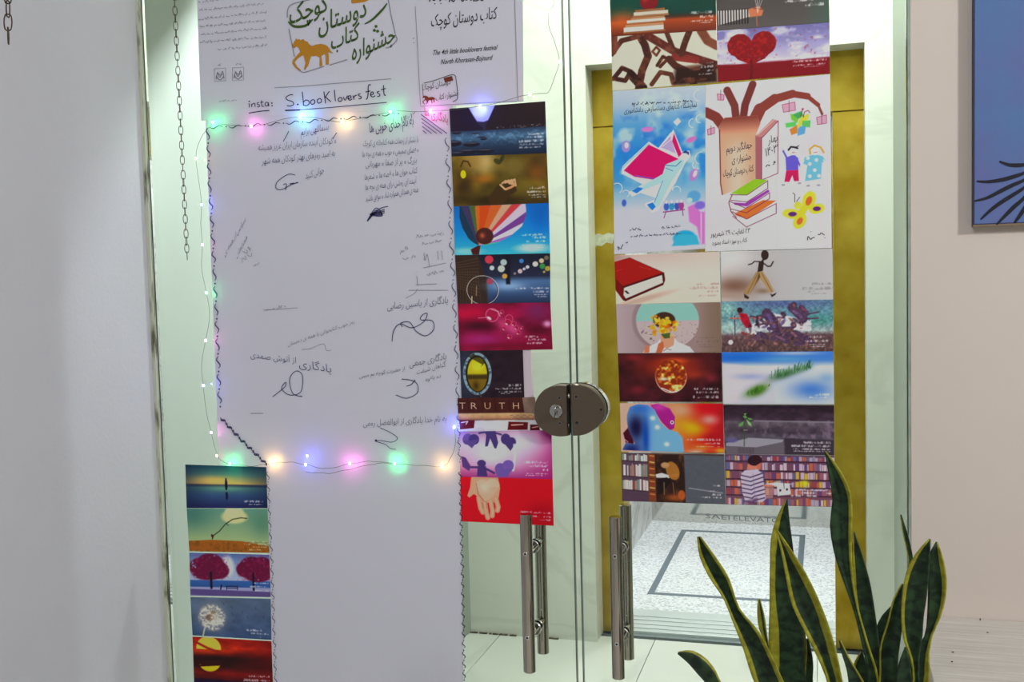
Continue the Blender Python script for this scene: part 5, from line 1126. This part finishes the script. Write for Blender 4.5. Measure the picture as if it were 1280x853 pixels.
ik.text('دوستان کوچک', 528, 113, 563, 105, h=10, persian=True); ik.text('جشنواره کتاب', 545, 126, 573, 119, h=10, persian=True)
ik.build('black_print', M_INKB, s_ban)
ik = Ink(yb_)
sm = [(528 + (x - 628) * .066, 119.5 + (y - 245) * .055) for x, y in horse]; tri_fill(ik, sm); ik.poly([(554.5, 97.5), (565, 95), (566.5, 100.5), (556, 103)]); ik.build('small_brown_horse', M_BROWN, s_ban)
# faint left column of print with two small seals
ik = Ink(yb_)
for k, (xa, ya, xb, yb2) in enumerate(((248, 4, 292, -3), (249, 13.5, 331, 5), (248, 24.5, 333, 15.5), (250, 34, 334, 26), (251, 43.5, 334, 35.5), (250, 53.5, 334, 46.5), (272, 63, 335, 56.5))): ik.scrawl(xa, ya, xb, yb2, 2.3, 100 + k, .55)
ik.scrawl(274, 127, 296, 125.5, 1.6, 120, .5)
for x, y in ((275, 94), (297.5, 93)):
    q_ = [(x - 7, y - 8), (x + 7, y - 9), (x + 7, y + 7), (x - 7, y + 8), (x - 7, y - 8)]; ik.line(q_, .6)
    ik.curve([(x - 5, y + 5), (x - 3, y - 3), (x, y + 3), (x + 3, y - 5), (x + 5, y + 4)], 1.1, 4); ik.curve([(x - 4, y - 4), (x + 1, y), (x + 4, y - 2)], .8); ik.curve([(x - 5, y + 1), (x, y + 6), (x + 5, y + 1)], 1.2); ik.scrawl(x - 3, y - 12, x + 4, y - 13, 1.6, int(x), .5)
ik.build('faint_grey_print', M_GREY, s_ban)
# hand lettering: account name
def H3(x, y): return (300 + x / 5.818, 90 + y / 5.818)
def strokes(ik_, lst, w_): 
    for st in lst: ik_.curve([H3(*q_) for q_ in st], w_, 4) if len(st) > 2 else ik_.line([H3(*q_) for q_ in st], w_)
ik = Ink(yb_)
strokes(ik, [[(66, 228), (68, 258)], [(84, 232), (86, 256)], [(86, 240), (98, 228), (108, 232), (110, 254)], [(138, 222), (126, 226), (128, 236), (140, 240), (140, 252), (124, 254)], [(156, 206), (158, 240), (164, 252), (174, 248)], [(148, 222), (170, 219)], [(204, 224), (190, 220), (182, 234), (188, 248), (202, 244), (206, 226)], [(206, 222), (210, 250)]], 1.0)
strokes(ik, [[(64, 300), (140, 287), (214, 280)]], 1.2)
for q_ in ((67, 214), (232, 226), (233, 246)): ik.dot(*H3(*q_), 1.0)
strokes(ik, [[(386, 166), (360, 168), (334, 186), (346, 204), (382, 216), (390, 236), (368, 248), (340, 246)], [(452, 144), (458, 190), (462, 246)], [(462, 220), (478, 204), (500, 212), (502, 232), (482, 246), (462, 240)], [(530, 200), (514, 214), (520, 234), (540, 230), (544, 210), (530, 200)], [(578, 192), (562, 206), (568, 226), (588, 222), (592, 202), (578, 192)], [(610, 142), (616, 184), (622, 228)], [(650, 140), (618, 186)], [(624, 184), (662, 218)], [(686, 130), (694, 212)], [(728, 184), (714, 198), (720, 214), (738, 210), (742, 192), (728, 184)], [(752, 182), (764, 206), (782, 172)], [(784, 196), (806, 188), (804, 174), (790, 176), (786, 194), (800, 206), (816, 196)], [(822, 172), (830, 202)], [(828, 186), (838, 172), (850, 170)], [(876, 158), (860, 164), (866, 174), (880, 180), (880, 192), (862, 196)],
             [(952, 96), (940, 92), (932, 110), (932, 150), (926, 190), (916, 200)], [(912, 146), (948, 138)], [(950, 168), (970, 160), (966, 146), (954, 150), (950, 170), (966, 182), (984, 172)], [(1014, 140), (998, 146), (1004, 156), (1016, 162), (1014, 176), (998, 178)], [(1044, 96), (1046, 150), (1052, 170), (1060, 168)], [(1024, 130), (1060, 120)]], 1.15)
ik.dot(*H3(420, 236), 1.2); strokes(ik, [[(328, 280), (436, 276)]], 1.7); strokes(ik, [[(436, 275), (640, 260), (860, 240), (1066, 222)]], .9)
ik.build('handwritten_name', mat('dark_blue_marker', (30, 24, 78), .7), s_ban)

# marker border: a run of small waves and dots
def border(ik_, path, step=13., amp=2.0, w_=1.3):
    P = [np.array(q_, float) for q_ in path]; L = [0]
    for a, b in zip(P[:-1], P[1:]): L.append(L[-1] + np.hypot(*(b - a)))
    def at(t):
        t = min(max(t, 0), L[-1] - 1e-6); k = max(i for i in range(len(L) - 1) if L[i] <= t); f = (t - L[k]) / (L[k + 1] - L[k]); d = (P[k + 1] - P[k]) / (L[k + 1] - L[k])
        return P[k] + (P[k + 1] - P[k]) * f, np.array([-d[1], d[0]])
    t = 0
    while t < L[-1] - step * .5:
        pts = []
        for j in range(7):
            q_, n_ = at(t + j / 6 * step * .68); pts.append(q_ + n_ * amp * math.sin(j / 6 * 2 * math.pi) * random.uniform(.7, 1.1))
        ik_.line(pts, w_, True); q_, n_ = at(t + step * .86); ik_.dot(q_[0], q_[1], w_ * .75); t += step
ym = YA - .0012
ik = Ink(yb_); border(ik, [(262, 159), (300, 158), (376, 152.5), (440, 147.5), (510, 141)], 24, 2.0, 1.2); ik.build('marker_border', M_INK, s_ban)
ik = Ink(ym); border(ik, [(259.5, 160), (262, 230), (266, 300), (271, 400), (274.5, 500), (276, 516)], 22, 2.4, 1.5); border(ik, [(558, 172), (562, 260), (567, 360), (571, 450), (572, 516)], 26, 2.6, 1.1)
# messages
ik.text('بسماللهی برایم', 376, 169.5, 411, 162, h=15, thin=-.012, shear=.2, persian=True)
ik.text('و کودکان آینده سازمان ایران عزیز همیشه', 323, 188.5, 420, 179, h=14, thin=-.012, shear=.2, persian=True)
ik.text('به امید روزهای بهتر کودکان همه شهر', 327, 205.5, 419, 195, h=14, thin=-.012, shear=.2, persian=True)
ik.text('جوانی کنید', 382, 224, 405, 216, h=15, thin=-.012, shear=.2, persian=True)
ik.curve([(361, 164), (358, 170), (354, 177)], .9); ik.curve([(421, 166), (418, 170), (416, 174)], .9)
ik.curve([(369, 219), (360, 218), (347, 227), (345, 235), (352, 237), (364, 231), (373, 228)], .9); ik.curve([(354, 231), (358, 230), (357, 238)], .9); ik.line([(362, 230), (368, 229)], 1.2); ik.dot(371, 228.5, .9)
ik.text('سپاس از همه ی', 281, 321, 307, 276, h=13, thin=-.012, persian=True); ik.text('همراهان', 296, 323, 309, 298, h=12, thin=-.012, persian=True)
ik.text('۱۴۰۳', 501, 152.5, 519, 146, h=11, thin=-.012, persian=True)
ik.text('به نام خدای خوبی ها', 462, 166, 517, 156, h=17, persian=True)
rows = [(454, 183, 523, 177.5), (453, 196.5, 523, 190), (457, 209, 521, 203.5), (456, 225, 522, 216), (457, 238, 521, 229), (457, 252, 523, 240)]
txt = ['با تشکر از زحمات همه کتابخانه ی کوچک', 'و فضای صمیمی و خوب و همه ی بچه ها', 'بزرگ و پر از صفا و مهربانی', 'کتاب خوان ها و قصه ها و شعرها', 'آینده ای روشن برای همه ی بچه ها', 'همه ی همدلان همواره شاد و موفق باشید']
for r_, t_ in zip(rows, txt): ik.text(t_, *r_, h=13, thin=-.012, shear=.15, persian=True)
for k in range(3): ik.curve([(459 + k * 2, 276 - k * 2), (470, 260 + k * 3), (478, 270 - k), (462 + k, 268), (481, 262 + k * 2)], 1.0)
ik.curve([(459, 277), (473, 262), (485, 258)], 1.1)
ik.text('یادگاری از یاسین رضایی', 484, 387, 560, 379, h=15, thin=-.012, shear=.15, persian=True)
ik.curve([(490, 427), (492, 414), (500, 405), (515, 410), (530, 402), (534, 392), (528, 394), (526, 400), (540, 401), (542, 412), (532, 420), (520, 414), (512, 403), (501, 404), (503, 409)], .95)
ik.text('روز خوب کتابخوانی با همه ی دوستان', 360, 433, 443, 404, h=8.5, thin=-.015, persian=True)
ik.text('یادگاری از آتوش صمدی', 313, 446, 366, 455, h=13, thin=-.012, persian=True) if False else None
ik.text('یادگاری', 374, 459, 414, 466, h=17, thin=-.012, persian=True); ik.text('از آتوش صمدی', 313, 447, 370, 454, h=13, thin=-.012, persian=True)
ik.curve([(341, 496), (356, 484), (357, 478), (352, 486), (362, 494), (376, 490), (378, 470), (370, 464), (362, 474), (366, 492), (378, 496)], .9)
ik.text('یادگاری جمعی', 512, 459, 558, 449, h=14, thin=-.012, shear=.15, persian=True); ik.text('از حضرت کوچه بم مسی', 449, 473, 506, 463, h=8.5, thin=-.012, persian=True); ik.text('گیاهان شیفت', 521, 468, 557, 458, h=10, thin=-.012, persian=True); ik.text('دو بافوه', 532, 477, 551, 472, h=9, thin=-.012, persian=True)
ik.curve([(502, 474), (516, 476), (522, 482), (521, 492), (508, 498), (495, 494)], .9); ik.curve([(508, 483), (514, 481), (519, 475)], .9)
ik.build('handwriting', M_INK2, s_msg)
ik = Ink(ym)
for r_ in ((500, 318, 512, 309), (520, 297, 556, 292), (528, 306, 556, 301)): ik.scrawl(*r_, 3, int(r_[0]), .6)
ik.curve([(530, 302 + 14), (531, 326), (534, 318), (537, 334)], .7); ik.line([(547, 314), (548, 325)], .7); ik.line([(552, 313), (553, 325)], .7); ik.line([(529, 335), (557, 329)], .6); ik.scrawl(534, 345, 558, 338, 3, 8, .6); ik.scrawl(503, 340 - 16, 520, 332 - 10, 4, 9, .6)
ik.line([(521, 345), (522, 357)], .7); ik.line([(520, 356), (546, 355)], .6); ik.line([(511, 363), (560, 363)], .6); ik.curve([(507, 373), (518, 367), (522, 361)], .6)
ik.scrawl(331, 388, 358, 384, 3, 77, .6); ik.line([(329, 388), (372, 385)], .5); ik.curve([(377, 437), (388, 436), (404, 430), (408, 438), (414, 438)], .6); ik.scrawl(302, 328, 316, 318, 4, 61, .6); ik.scrawl(318, 334, 326, 327, 3, 62, .5); ik.line([(313, 517), (329, 517)], .9)
ik.scrawl(306, 318, 314, 312, 4, 66, .7)
ik.build('pencil_scribbles', M_GREY, s_msg)
ik = Ink(yb_ - .0002); ik.text('یادگاری ها', 531, 144, 560, 154, h=14, persian=True); ik.build('crimson_lettering', M_PINKINK, s_msg)
ik = Ink(yb_ - .0002)
for k in range(5): ik.line([(526 + k * .6, 143 + k * 5), (526 + (24 - 5 * k) / .78 + 2, 167)], 1.0)
ik.build('purple_hatching', M_PURPLEINK, s_msg)
ik = Ink(ym - .0006)
ik.text('به نام خدا یادگاری از ابوالفضل رومی', 454, 533, 558, 527, h=13, thin=-.012, shear=.1, persian=True)
ik.curve([(475, 535), (488, 541), (497, 548), (490, 553), (476, 551), (470, 552), (482, 556), (488, 561), (495, 562)], .8); ik.dot(470, 551, 1.6)
for dy in (0, 1.4): border(ik, [(276, 522 + dy), (300, 548 + dy), (333, 580 + dy)], 12, 1.6, 1.5)
border(ik, [(572.5, 520), (575, 584)], 15, 2.2, 1.0)
ik.build('handwriting', M_INK2, s_low)
ik = Ink(ym - .0006); border(ik, [(334.5, 590), (339.5, 700), (344.5, 856)], 15, 1.8, .9); border(ik, [(575, 590), (578, 720), (580.5, 856)], 12.5, 2.0, 1.2); ik.build('marker_border', M_INK, s_bot)

# ------------------------------------------------------------------ fairy lights
LED = {'g': (60, 255, 150), 'p': (255, 110, 220), 'b': (90, 110, 255), 'w': (255, 200, 120), 'c': (90, 240, 240), 'n': (240, 240, 255)}
fl_ = empty('fairy_lights', tuple(onY(440, 150, -.015)))
tag(fl_, 'string of coloured fairy lights along the edges of the white banner', 'lights')
M_WIRE = mat('thin_light_wire', (96, 104, 84), .4, .6)
def bulb(x, y, k, s=1.0, d=.016):
    m = mat('bulb_' + k + '_%d' % int(s * 10), (230, 230, 230), .3, emit=LED[k], estr=240 * s)
    bm = bmesh.new(); bmesh.ops.create_icosphere(bm, subdivisions=1, radius=.0021); bm.verts.index_update(); q_ = onY(x, y, -d)
    b_ = MB().add([(v.co.x + q_[0], v.co.y + q_[1], v.co.z * 1.3 + q_[2]) for v in bm.verts], [[v.index for v in f.verts] for f in bm.faces]); bm.free()
    o_ = b_.build('bulb', m, fl_, True); o_['label'] = {'g': 'green', 'p': 'pink', 'b': 'blue', 'w': 'warm white', 'c': 'turquoise', 'n': 'white'}[k] + ' lit bulb'
def wire(pts, d=.014):
    P = [np.array(q_, float) for q_ in pts]; out = []
    for i in range(len(P) - 1):
        p0 = P[max(i - 1, 0)]; p1 = P[i]; p2 = P[i + 1]; p3 = P[min(i + 2, len(P) - 1)]
        for j in range(6):
            t = j / 6; q_ = .5 * (2 * p1 + (p2 - p0) * t + (2 * p0 - 5 * p1 + 4 * p2 - p3) * t * t + (3 * p1 - p0 - 3 * p2 + p3) * t ** 3)
            out.append(onY(q_[0], q_[1] + .5 * math.sin(j + i), -d))
    out.append(onY(*P[-1], -d)); MB().tube(out, .00045, 4).build('wire', M_WIRE, fl_)
top = [(266, 153, 'g', 1), (314, 158, 'p', .6), (375, 146, 'c', 1), (428, 152, 'w', .9), (488, 140, 'g', 1), (538, 139, 'p', 1), (600, 133, 'b', 1.1), (662, 118, 'w', .25)]
for b_ in top: bulb(*b_)
bulb(376.5, 143, 'b', 1, .02)
wire([(q_[0], q_[1]) for q_ in top] + [(684, 116), (692, 100), (699, 76), (693, 52), (686, 32), (686, 14), (692, 6), (690, -20)])
bulb(700, 77, 'n', .2); bulb(688, 15, 'w', .25)
left = [(266, 153, None, 0), (245, 198, 'w', .25), (252, 256, 'b', .5), (253, 306, 'p', .12), (258, 366, 'g', .35), (257, 426, 'p', .3), (254, 482, 'b', .8), (264, 541, 'p', .3), (271, 570, 'w', .1), (287, 580, 'g', .8)]
for x, y, k, s in left:
    if k: bulb(x, y, k, s)
wire([(266, 153), (250, 175), (245, 198), (249, 230), (252, 256), (251, 280), (253, 306), (252, 335), (258, 366), (262, 395), (257, 426), (252, 455), (254, 482), (258, 515), (264, 541), (268, 558), (275, 575), (287, 580)])
bot = [(287, 580, None, 0), (339, 580, 'w', 1), (382, 581, 'b', .6), (437, 580, 'p', .9), (493, 580, 'g', .9), (552, 583, 'w', .8)]
for x, y, k, s in bot:
    if k: bulb(x, y, k, s)
bulb(384, 570, 'b', .5, .03)
wire([(287, 580), (312, 583), (339, 580), (360, 578), (382, 581), (408, 586), (437, 580), (466, 577), (493, 580), (522, 582), (552, 583), (562, 575), (569, 556), (568, 534)]); wire([(382, 590), (410, 592), (437, 587), (470, 580), (493, 580)])
bulb(568, 534, 'b', .9)

# ------------------------------------------------------------------ hanging chains
M_IRON = mat('rusty_iron_wire', (92, 74, 56), .5, .7, noise=.4, nscale=200)
def link_mesh(name, Lh, Wh, r):
    pts = []
    for k in range(16):
        a = 2 * math.pi * k / 16; x = Wh * math.cos(a); z = Lh * math.sin(a)
        z = math.copysign(min(abs(z) * 1.25, Lh), z) if abs(math.sin(a)) > .0 else z
        pts.append((x, 0, z))
    mb = MB(); mb.tube(pts, r, 5, closed=True)
    me = bpy.data.meshes.new(name); me.from_pydata(mb.v, [], mb.f); me.materials.append(M_IRON); me.polygons.foreach_set('use_smooth', [True] * len(me.polygons)); return me
def chain(path, pitch, me, label, group):
    P = [Vector(q_) for q_ in path]; L = [0]
    for a, b in zip(P[:-1], P[1:]): L.append(L[-1] + (b - a).length)
    root = empty('hanging_chain', P[-1]); tag(root, label, 'chain', group)
    n = int(L[-1] / pitch)
    for i in range(n):
        t = (i + .5) * pitch; k = max(j for j in range(len(L) - 1) if L[j] <= t); d = (P[k + 1] - P[k]).normalized(); pos = P[k] + d * (t - L[k])
        o_ = bpy.data.objects.new('link', me); COL.objects.link(o_); o_.parent = root; o_.location = pos - P[-1]
        q_ = Vector((0, 0, -1)).rotation_difference(d); tw = Matrix.Rotation(math.radians(25 + 90 * (i % 2) + random.uniform(-12, 12)), 4, 'Z')
        o_.rotation_euler = (q_.to_matrix().to_4x4() @ tw).to_euler()
    return root
lm = link_mesh('small_link', .0089, .0042, .00075)
x_, z_ = -1.2555, 0
top2, bot2 = onY(217.5, -10, -.05), onY(234.5, 331, -.05)
chain([(top2[0], -.05, top2[2]), (bot2[0], -.05, bot2[2])], .0150, lm, 'thin iron chain hanging before the glass, left of the banner', 'iron chains hanging at the left')
lm2 = link_mesh('large_link', .0125, .0056, .0011)
a0, a1, a2, a3 = onX(12, -12, -1.19), onX(16, 30, -1.19), onX(34, 62, -1.19), onX(26, 10, -1.19)
chain([onX(7, -12, -1.19), onX(9, 20, -1.19), onX(12, 66, -1.19)], .0215, lm2, 'short heavier iron chain in the top left corner', 'iron chains hanging at the left') if False else None
chain([onX(10, -14, -1.19), onX(10, 30, -1.19), onX(11, 67, -1.19)], .0205, lm2, 'short heavier iron chain in the top left corner', 'iron chains hanging at the left')

# ------------------------------------------------------------------ painting on the right
pc = empty('canvas_painting', tuple(onY(1250, 285, -.022))); tag(pc, 'blue canvas painting with black palm leaves on the right wall', 'painting')
ptl, pbl = onY(1211, 0, -.022), onY(1216, 284, -.022)
x0 = pbl[0]; z0 = pbl[2]
cbm = bpy.data.materials.new('painted_blue_canvas'); cbm.use_nodes = True; nt = cbm.node_tree; N = nt.nodes; L = nt.links
tc = N.new('ShaderNodeTexCoord'); n = N.new('ShaderNodeTexNoise'); n.inputs['Scale'].default_value = 9; n.inputs['Detail'].default_value = 4; L.new(tc.outputs['Object'], n.inputs['Vector'])
r = N.new('ShaderNodeValToRGB'); e = r.color_ramp.elements; e[0].position = .35; e[0].color = rgba((86, 122, 176)); e[1].position = .7; e[1].color = rgba((100, 110, 170)); L.new(n.outputs[0], r.inputs[0]); L.new(r.outputs[0], N['Principled BSDF'].inputs['Base Color']); N['Principled BSDF'].inputs['Roughness'].default_value = .6
MB().cbox((x0 + .0015, -.022, z0 + .004), (x0 + .62, -.0075, z0 + .82), .0015).build('canvas', cbm, pc)
MB().box((x0, -.0215, z0 + .001), (x0 + .0018, -.0065, z0 + .822)).build('frame_edge', mat('dark_painted_edge', (52, 44, 66), .6), pc)
MB().box((x0, -.0224, z0), (x0 + .62, -.0065, z0 + .0038)).build('frame_edge', mat('brown_canvas_edge', (132, 112, 92), .7), pc)
def K4(x, y): return (1200 + x / 7.11, 180 + y / 7.11)
fr_ = [[(350, 155), (430, 185), (500, 190), (569, 186), (640, 175)], [(148, 332), (250, 336), (380, 318), (480, 290), (569, 258), (660, 200)], [(128, 508), (240, 480), (360, 420), (460, 370), (569, 322), (680, 250)], [(184, 672), (260, 600), (350, 530), (460, 460), (569, 390), (690, 280)], [(325, 718), (400, 640), (480, 560), (569, 480), (700, 320)], [(482, 705), (530, 640), (580, 560), (700, 350)], [(600, 715), (640, 620), (710, 380)]]
for f_ in fr_:
    ik = Ink(-.0226); ik.curve([K4(*q_) for q_ in f_], 5.0, 5, taper=True)
    ik.build('painted_palm_leaf', mat('black_blue_paint', (12, 14, 34), .6), pc)

# ------------------------------------------------------------------ white plank ledge
ld = empty('plank_ledge', (.5, -.25, 0)); tag(ld, 'white-washed wooden plank ledge against the right wall', 'ledge')
PL = mat('whitewashed_wood', (216, 212, 204), .6, noise=.10, nscale=7, stretch=(1, 26, 26), bump=.4, bscale=40, tint=(190, 184, 176))
LZ = .603
for i in range(4):
    MB().cbox((.150 + (i % 2) * .001, -.0075 - (i + 1) * .082 + .0016, LZ - .022), (1.9, -.0075 - i * .082, LZ), .0015).build('plank', PL, ld)
MB().cbox((.30, -.33, 0), (.34, -.02, LZ - .023), .002).build('side_support', PL, ld)
MB().cbox((1.82, -.33, 0), (1.86, -.02, LZ - .023), .002).build('side_support', PL, ld)
sc_ = strip_quad('dry_leaf_scrap', [onY(x, y, -.012) for x, y in ((1228, 781), (1222.5, 780), (1225.5, 773))], mat('dark_dry_scrap', (60, 46, 40), .9), None, .002)
tag(sc_, 'tiny dark triangular scrap where the ledge meets the right wall', 'scrap')
for i, (x, y) in enumerate(((1234.5, 791.5), (1191, 816), (1190, 828))):
    q_ = onZ(x, y, LZ); s_ = .0014
    tag(MB().cbox((q_[0] - s_, q_[1] - s_, LZ), (q_[0] + s_, q_[1] + s_, LZ + .0012), .0004).build('speck', MATS['dark_dry_scrap']), ('dark speck on the ledge just below the triangular scrap', 'dark speck on the ledge nearest the plant, upper of the pair', 'dark speck on the ledge nearest the plant, lower of the pair')[i], 'speck', 'specks on the ledge')

# ------------------------------------------------------------------ snake plant
px_, py_ = .05, -.40
pl = empty('snake_plant', (px_, py_, 0)); tag(pl, 'potted snake plant with yellow-edged dark leaves before the glass door', 'plant')
def lathe(prof, cx_, cy_, n=40):
    V = []; F = []
    for r_, z_ in prof:
        for i in range(n): V.append((cx_ + r_ * math.cos(2 * math.pi * i / n), cy_ + r_ * math.sin(2 * math.pi * i / n), z_))
    for k in range(len(prof) - 1):
        for i in range(n): F.append((k * n + i, k * n + (i + 1) % n, (k + 1) * n + (i + 1) % n, (k + 1) * n + i))
    F.append(tuple(reversed(range(n)))); F.append(tuple((len(prof) - 1) * n + i for i in range(n))); return V, F
V, F = lathe([(.095, 0), (.10, .01), (.142, .33), (.150, .335), (.150, .362), (.142, .365), (.136, .360), (.134, .33)], px_, py_)
autosmooth(mk('pot', V, F, mat('white_glazed_pot', (210, 206, 198), .3), pl))
V, F = lathe([(.133, .325), (.130, .335), (.05, .342)], px_, py_); mk('soil', V, F, mat('dark_soil', (52, 38, 28), .95, noise=.4, nscale=120, bump=1., bscale=300), pl)
def resample(P, n):
    P = [np.array(q_, float) for q_ in P]; L = [0]
    for a, b in zip(P[:-1], P[1:]): L.append(L[-1] + np.hypot(*(b - a)))
    # smooth interpolation through the traced points
    xs = np.linspace(0, L[-1], n); A = np.array(P)
    m = np.gradient(A, L, axis=0) if len(P) > 2 else np.repeat((A[1:] - A[:1]) / L[-1], 2, 0)
    out = []
    for t in xs:
        k = min(max(np.searchsorted(L, t) - 1, 0), len(L) - 2); h = L[k + 1] - L[k]; s_ = (t - L[k]) / h
        out.append((2 * s_ ** 3 - 3 * s_ ** 2 + 1) * A[k] + (s_ ** 3 - 2 * s_ ** 2 + s_) * h * m[k] + (-2 * s_ ** 3 + 3 * s_ ** 2) * A[k + 1] + (s_ ** 3 - s_ ** 2) * h * m[k + 1])
    return np.array(out)
def leaf(Lp, Rp, yt, yb, ml=.16, mr=.16, fold=.006, base=None, label=None, twist=0.):
    """a sword leaf lofted between two traced edges, leaning in depth from base (yb) to tip (yt); ml/mr = yellow margin widths"""
    bx = base if base is not None else 600 + ((Lp[-1][0] + Rp[-1][0]) / 2 - 600) * .28
    n = 30; A = resample(list(Lp) + [(bx - 26 + (Lp[-1][0] - bx) * .3, 1060), (bx - 16, 1280)], n); B = resample(list(Rp) + [(bx + 26 + (Rp[-1][0] - bx) * .3, 1060), (bx + 16, 1280)], n)
    nu = 12; V = []; F = []; mg = []
    for j in range(n):
        v = j / (n - 1); wpx = np.hypot(*(B[j] - A[j])) / 2.814
        for i in range(nu + 1):
            u = i / nu; q_ = A[j] * (1 - u) + B[j] * u; y = yt + (yb - yt) * (v ** .8)
            y += fold * (1 - (2 * u - 1) ** 2) * min(1, wpx / 20) + twist * (u - .5)
            V.append(onY(840 + q_[0] / 2.814, 550 + q_[1] / 2.814, y))
            a, b = ml * (1 + .25 * math.sin(v * 17)), mr * (1 + .25 * math.sin(v * 13 + 1))
            e = max((a - u) / .08 if a > 0 else -1, (u - (1 - b)) / .08 if b > 0 else -1)
            if wpx < 5: e = max(e, -.2)
            mg.append(min(1, max(0, e + .5)))
    for j in range(n - 1):
        for i in range(nu):
            a = j * (nu + 1) + i; F.append((a, a + nu + 1, a + nu + 2, a + 1))
    o_ = mk('leaf', V, F, LEAF, pl, True)
    at = o_.data.color_attributes.new('margin', 'FLOAT_COLOR', 'POINT'); c4 = np.ones((len(V), 4), np.float32); c4[:, :3] = np.array(mg)[:, None]; at.data.foreach_set('color', c4.ravel())
    m = o_.modifiers.new('thickness', 'SOLIDIFY'); m.thickness = .0022; m.offset = 0
    if label: o_['label'] = label
    return o_
leaf([(90, 342), (96, 400), (130, 480), (180, 555), (215, 640), (250, 730), (290, 853)], [(100, 342), (150, 410), (195, 480), (240, 600), (300, 670), (350, 760), (392, 853)], -.44, -.44, .14, .10, .010, label='long leaf leaning far left with a brown tip')
leaf([(20, 752), (60, 787), (90, 822), (118, 853), (190, 960)], [(22, 748), (62, 741), (112, 765), (150, 810), (170, 853), (240, 960)], -.50, -.46, .0, .15, -.006, base=500)
leaf([(403, 208), (375, 260), (350, 340), (345, 450), (343, 600), (340, 720), (352, 853)], [(405, 208), (413, 290), (425, 380), (440, 500), (465, 700), (472, 853)], -.36, -.38, .24, .0, .004, label='tallest upright leaf with a wide yellow left margin')
leaf([(366, 318), (380, 370), (400, 470), (420, 570), (470, 680), (520, 780), (548, 853)], [(370, 318), (420, 390), (480, 490), (530, 600), (570, 720), (598, 853)], -.42, -.42, .13, .30, .010)
leaf([(302, 562), (300, 600), (305, 660), (330, 720), (380, 853)], [(310, 562), (325, 620), (335, 690), (340, 720), (400, 853)], -.33, -.35, .45, .1, .002)
leaf([(538, 42), (552, 120), (566, 215), (557, 290), (570, 390), (605, 500), (640, 600), (665, 700), (690, 853)], [(541, 42), (592, 110), (625, 180), (633, 240), (630, 330), (632, 430), (645, 550), (690, 720), (728, 853)], -.39, -.41, .0, .14, .008, label='tall right leaf bending left at its tip')
leaf([(637, 325), (634, 400), (636, 480), (650, 600), (676, 720), (696, 853)], [(641, 325), (670, 410), (695, 500), (715, 620), (728, 720), (738, 853)], -.36, -.38, .16, .0, .004)
leaf([(802, 264), (812, 330), (828, 400), (833, 460), (830, 700), (810, 853)], [(807, 264), (828, 330), (843, 390), (852, 460), (856, 700), (850, 853)], -.33, -.35, .1, .0, .002, label='thin dark leaf tip curling up beside the glass edge')
leaf([(905, 350), (860, 400), (825, 470), (812, 540), (808, 620), (815, 700), (840, 770), (848, 853)], [(908, 350), (905, 430), (895, 550), (882, 640), (880, 690), (870, 750), (866, 800), (868, 853)], -.42, -.42, .13, .0, .008)
leaf([(930, 360), (908, 400), (903, 500), (900, 600), (893, 680), (850, 770), (843, 853)], [(933, 360), (950, 410), (964, 480), (962, 550), (945, 620), (915, 690), (905, 740), (903, 853)], -.39, -.40, .0, .22, .006, label='rightmost leaf against the pink wall')
leaf([(808, 508), (780, 560), (760, 640), (735, 720), (728, 853)], [(812, 508), (812, 580), (808, 660), (795, 760), (788, 853)], -.40, -.41, .04, .0, .006)
leaf([(775, 583), (740, 620), (720, 660), (702, 760), (690, 853)], [(777, 583), (767, 640), (742, 710), (735, 780), (730, 853)], -.35, -.37, .0, .08, .004)
leaf([(588, 706), (600, 760), (613, 800), (622, 853)], [(593, 706), (625, 770), (655, 820), (674, 853)], -.45, -.45, .0, .1, .004)
leaf([(665, 745), (640, 790), (636, 853)], [(669, 745), (685, 800), (690, 853)], -.34, -.36, .12, .0, .004)
leaf([(474, 700), (465, 780), (462, 853)], [(480, 700), (496, 790), (494, 853)], -.33, -.35, .0, .0, .004)
leaf([(820, 730), (798, 790), (786, 853)], [(823, 730), (836, 790), (842, 853)], -.44, -.44, .0, .0, .004)
leaf([(450, 640), (448, 740), (440, 853)], [(462, 640), (474, 740), (470, 853)], -.345, -.36, .6, .6, .004)

# text cut into the lift's back panel
ik = Ink(cy1 - .0012); ik.text('SAEI', 882, 648, 912, 650.5, h=10, thin=-.01); ik.text('ELEVATOR', 917, 650.8, 984, 654.5, h=10, thin=-.01)
ik.build('etched_letters', mat('etched_grey', (120, 124, 128), .6), lift)
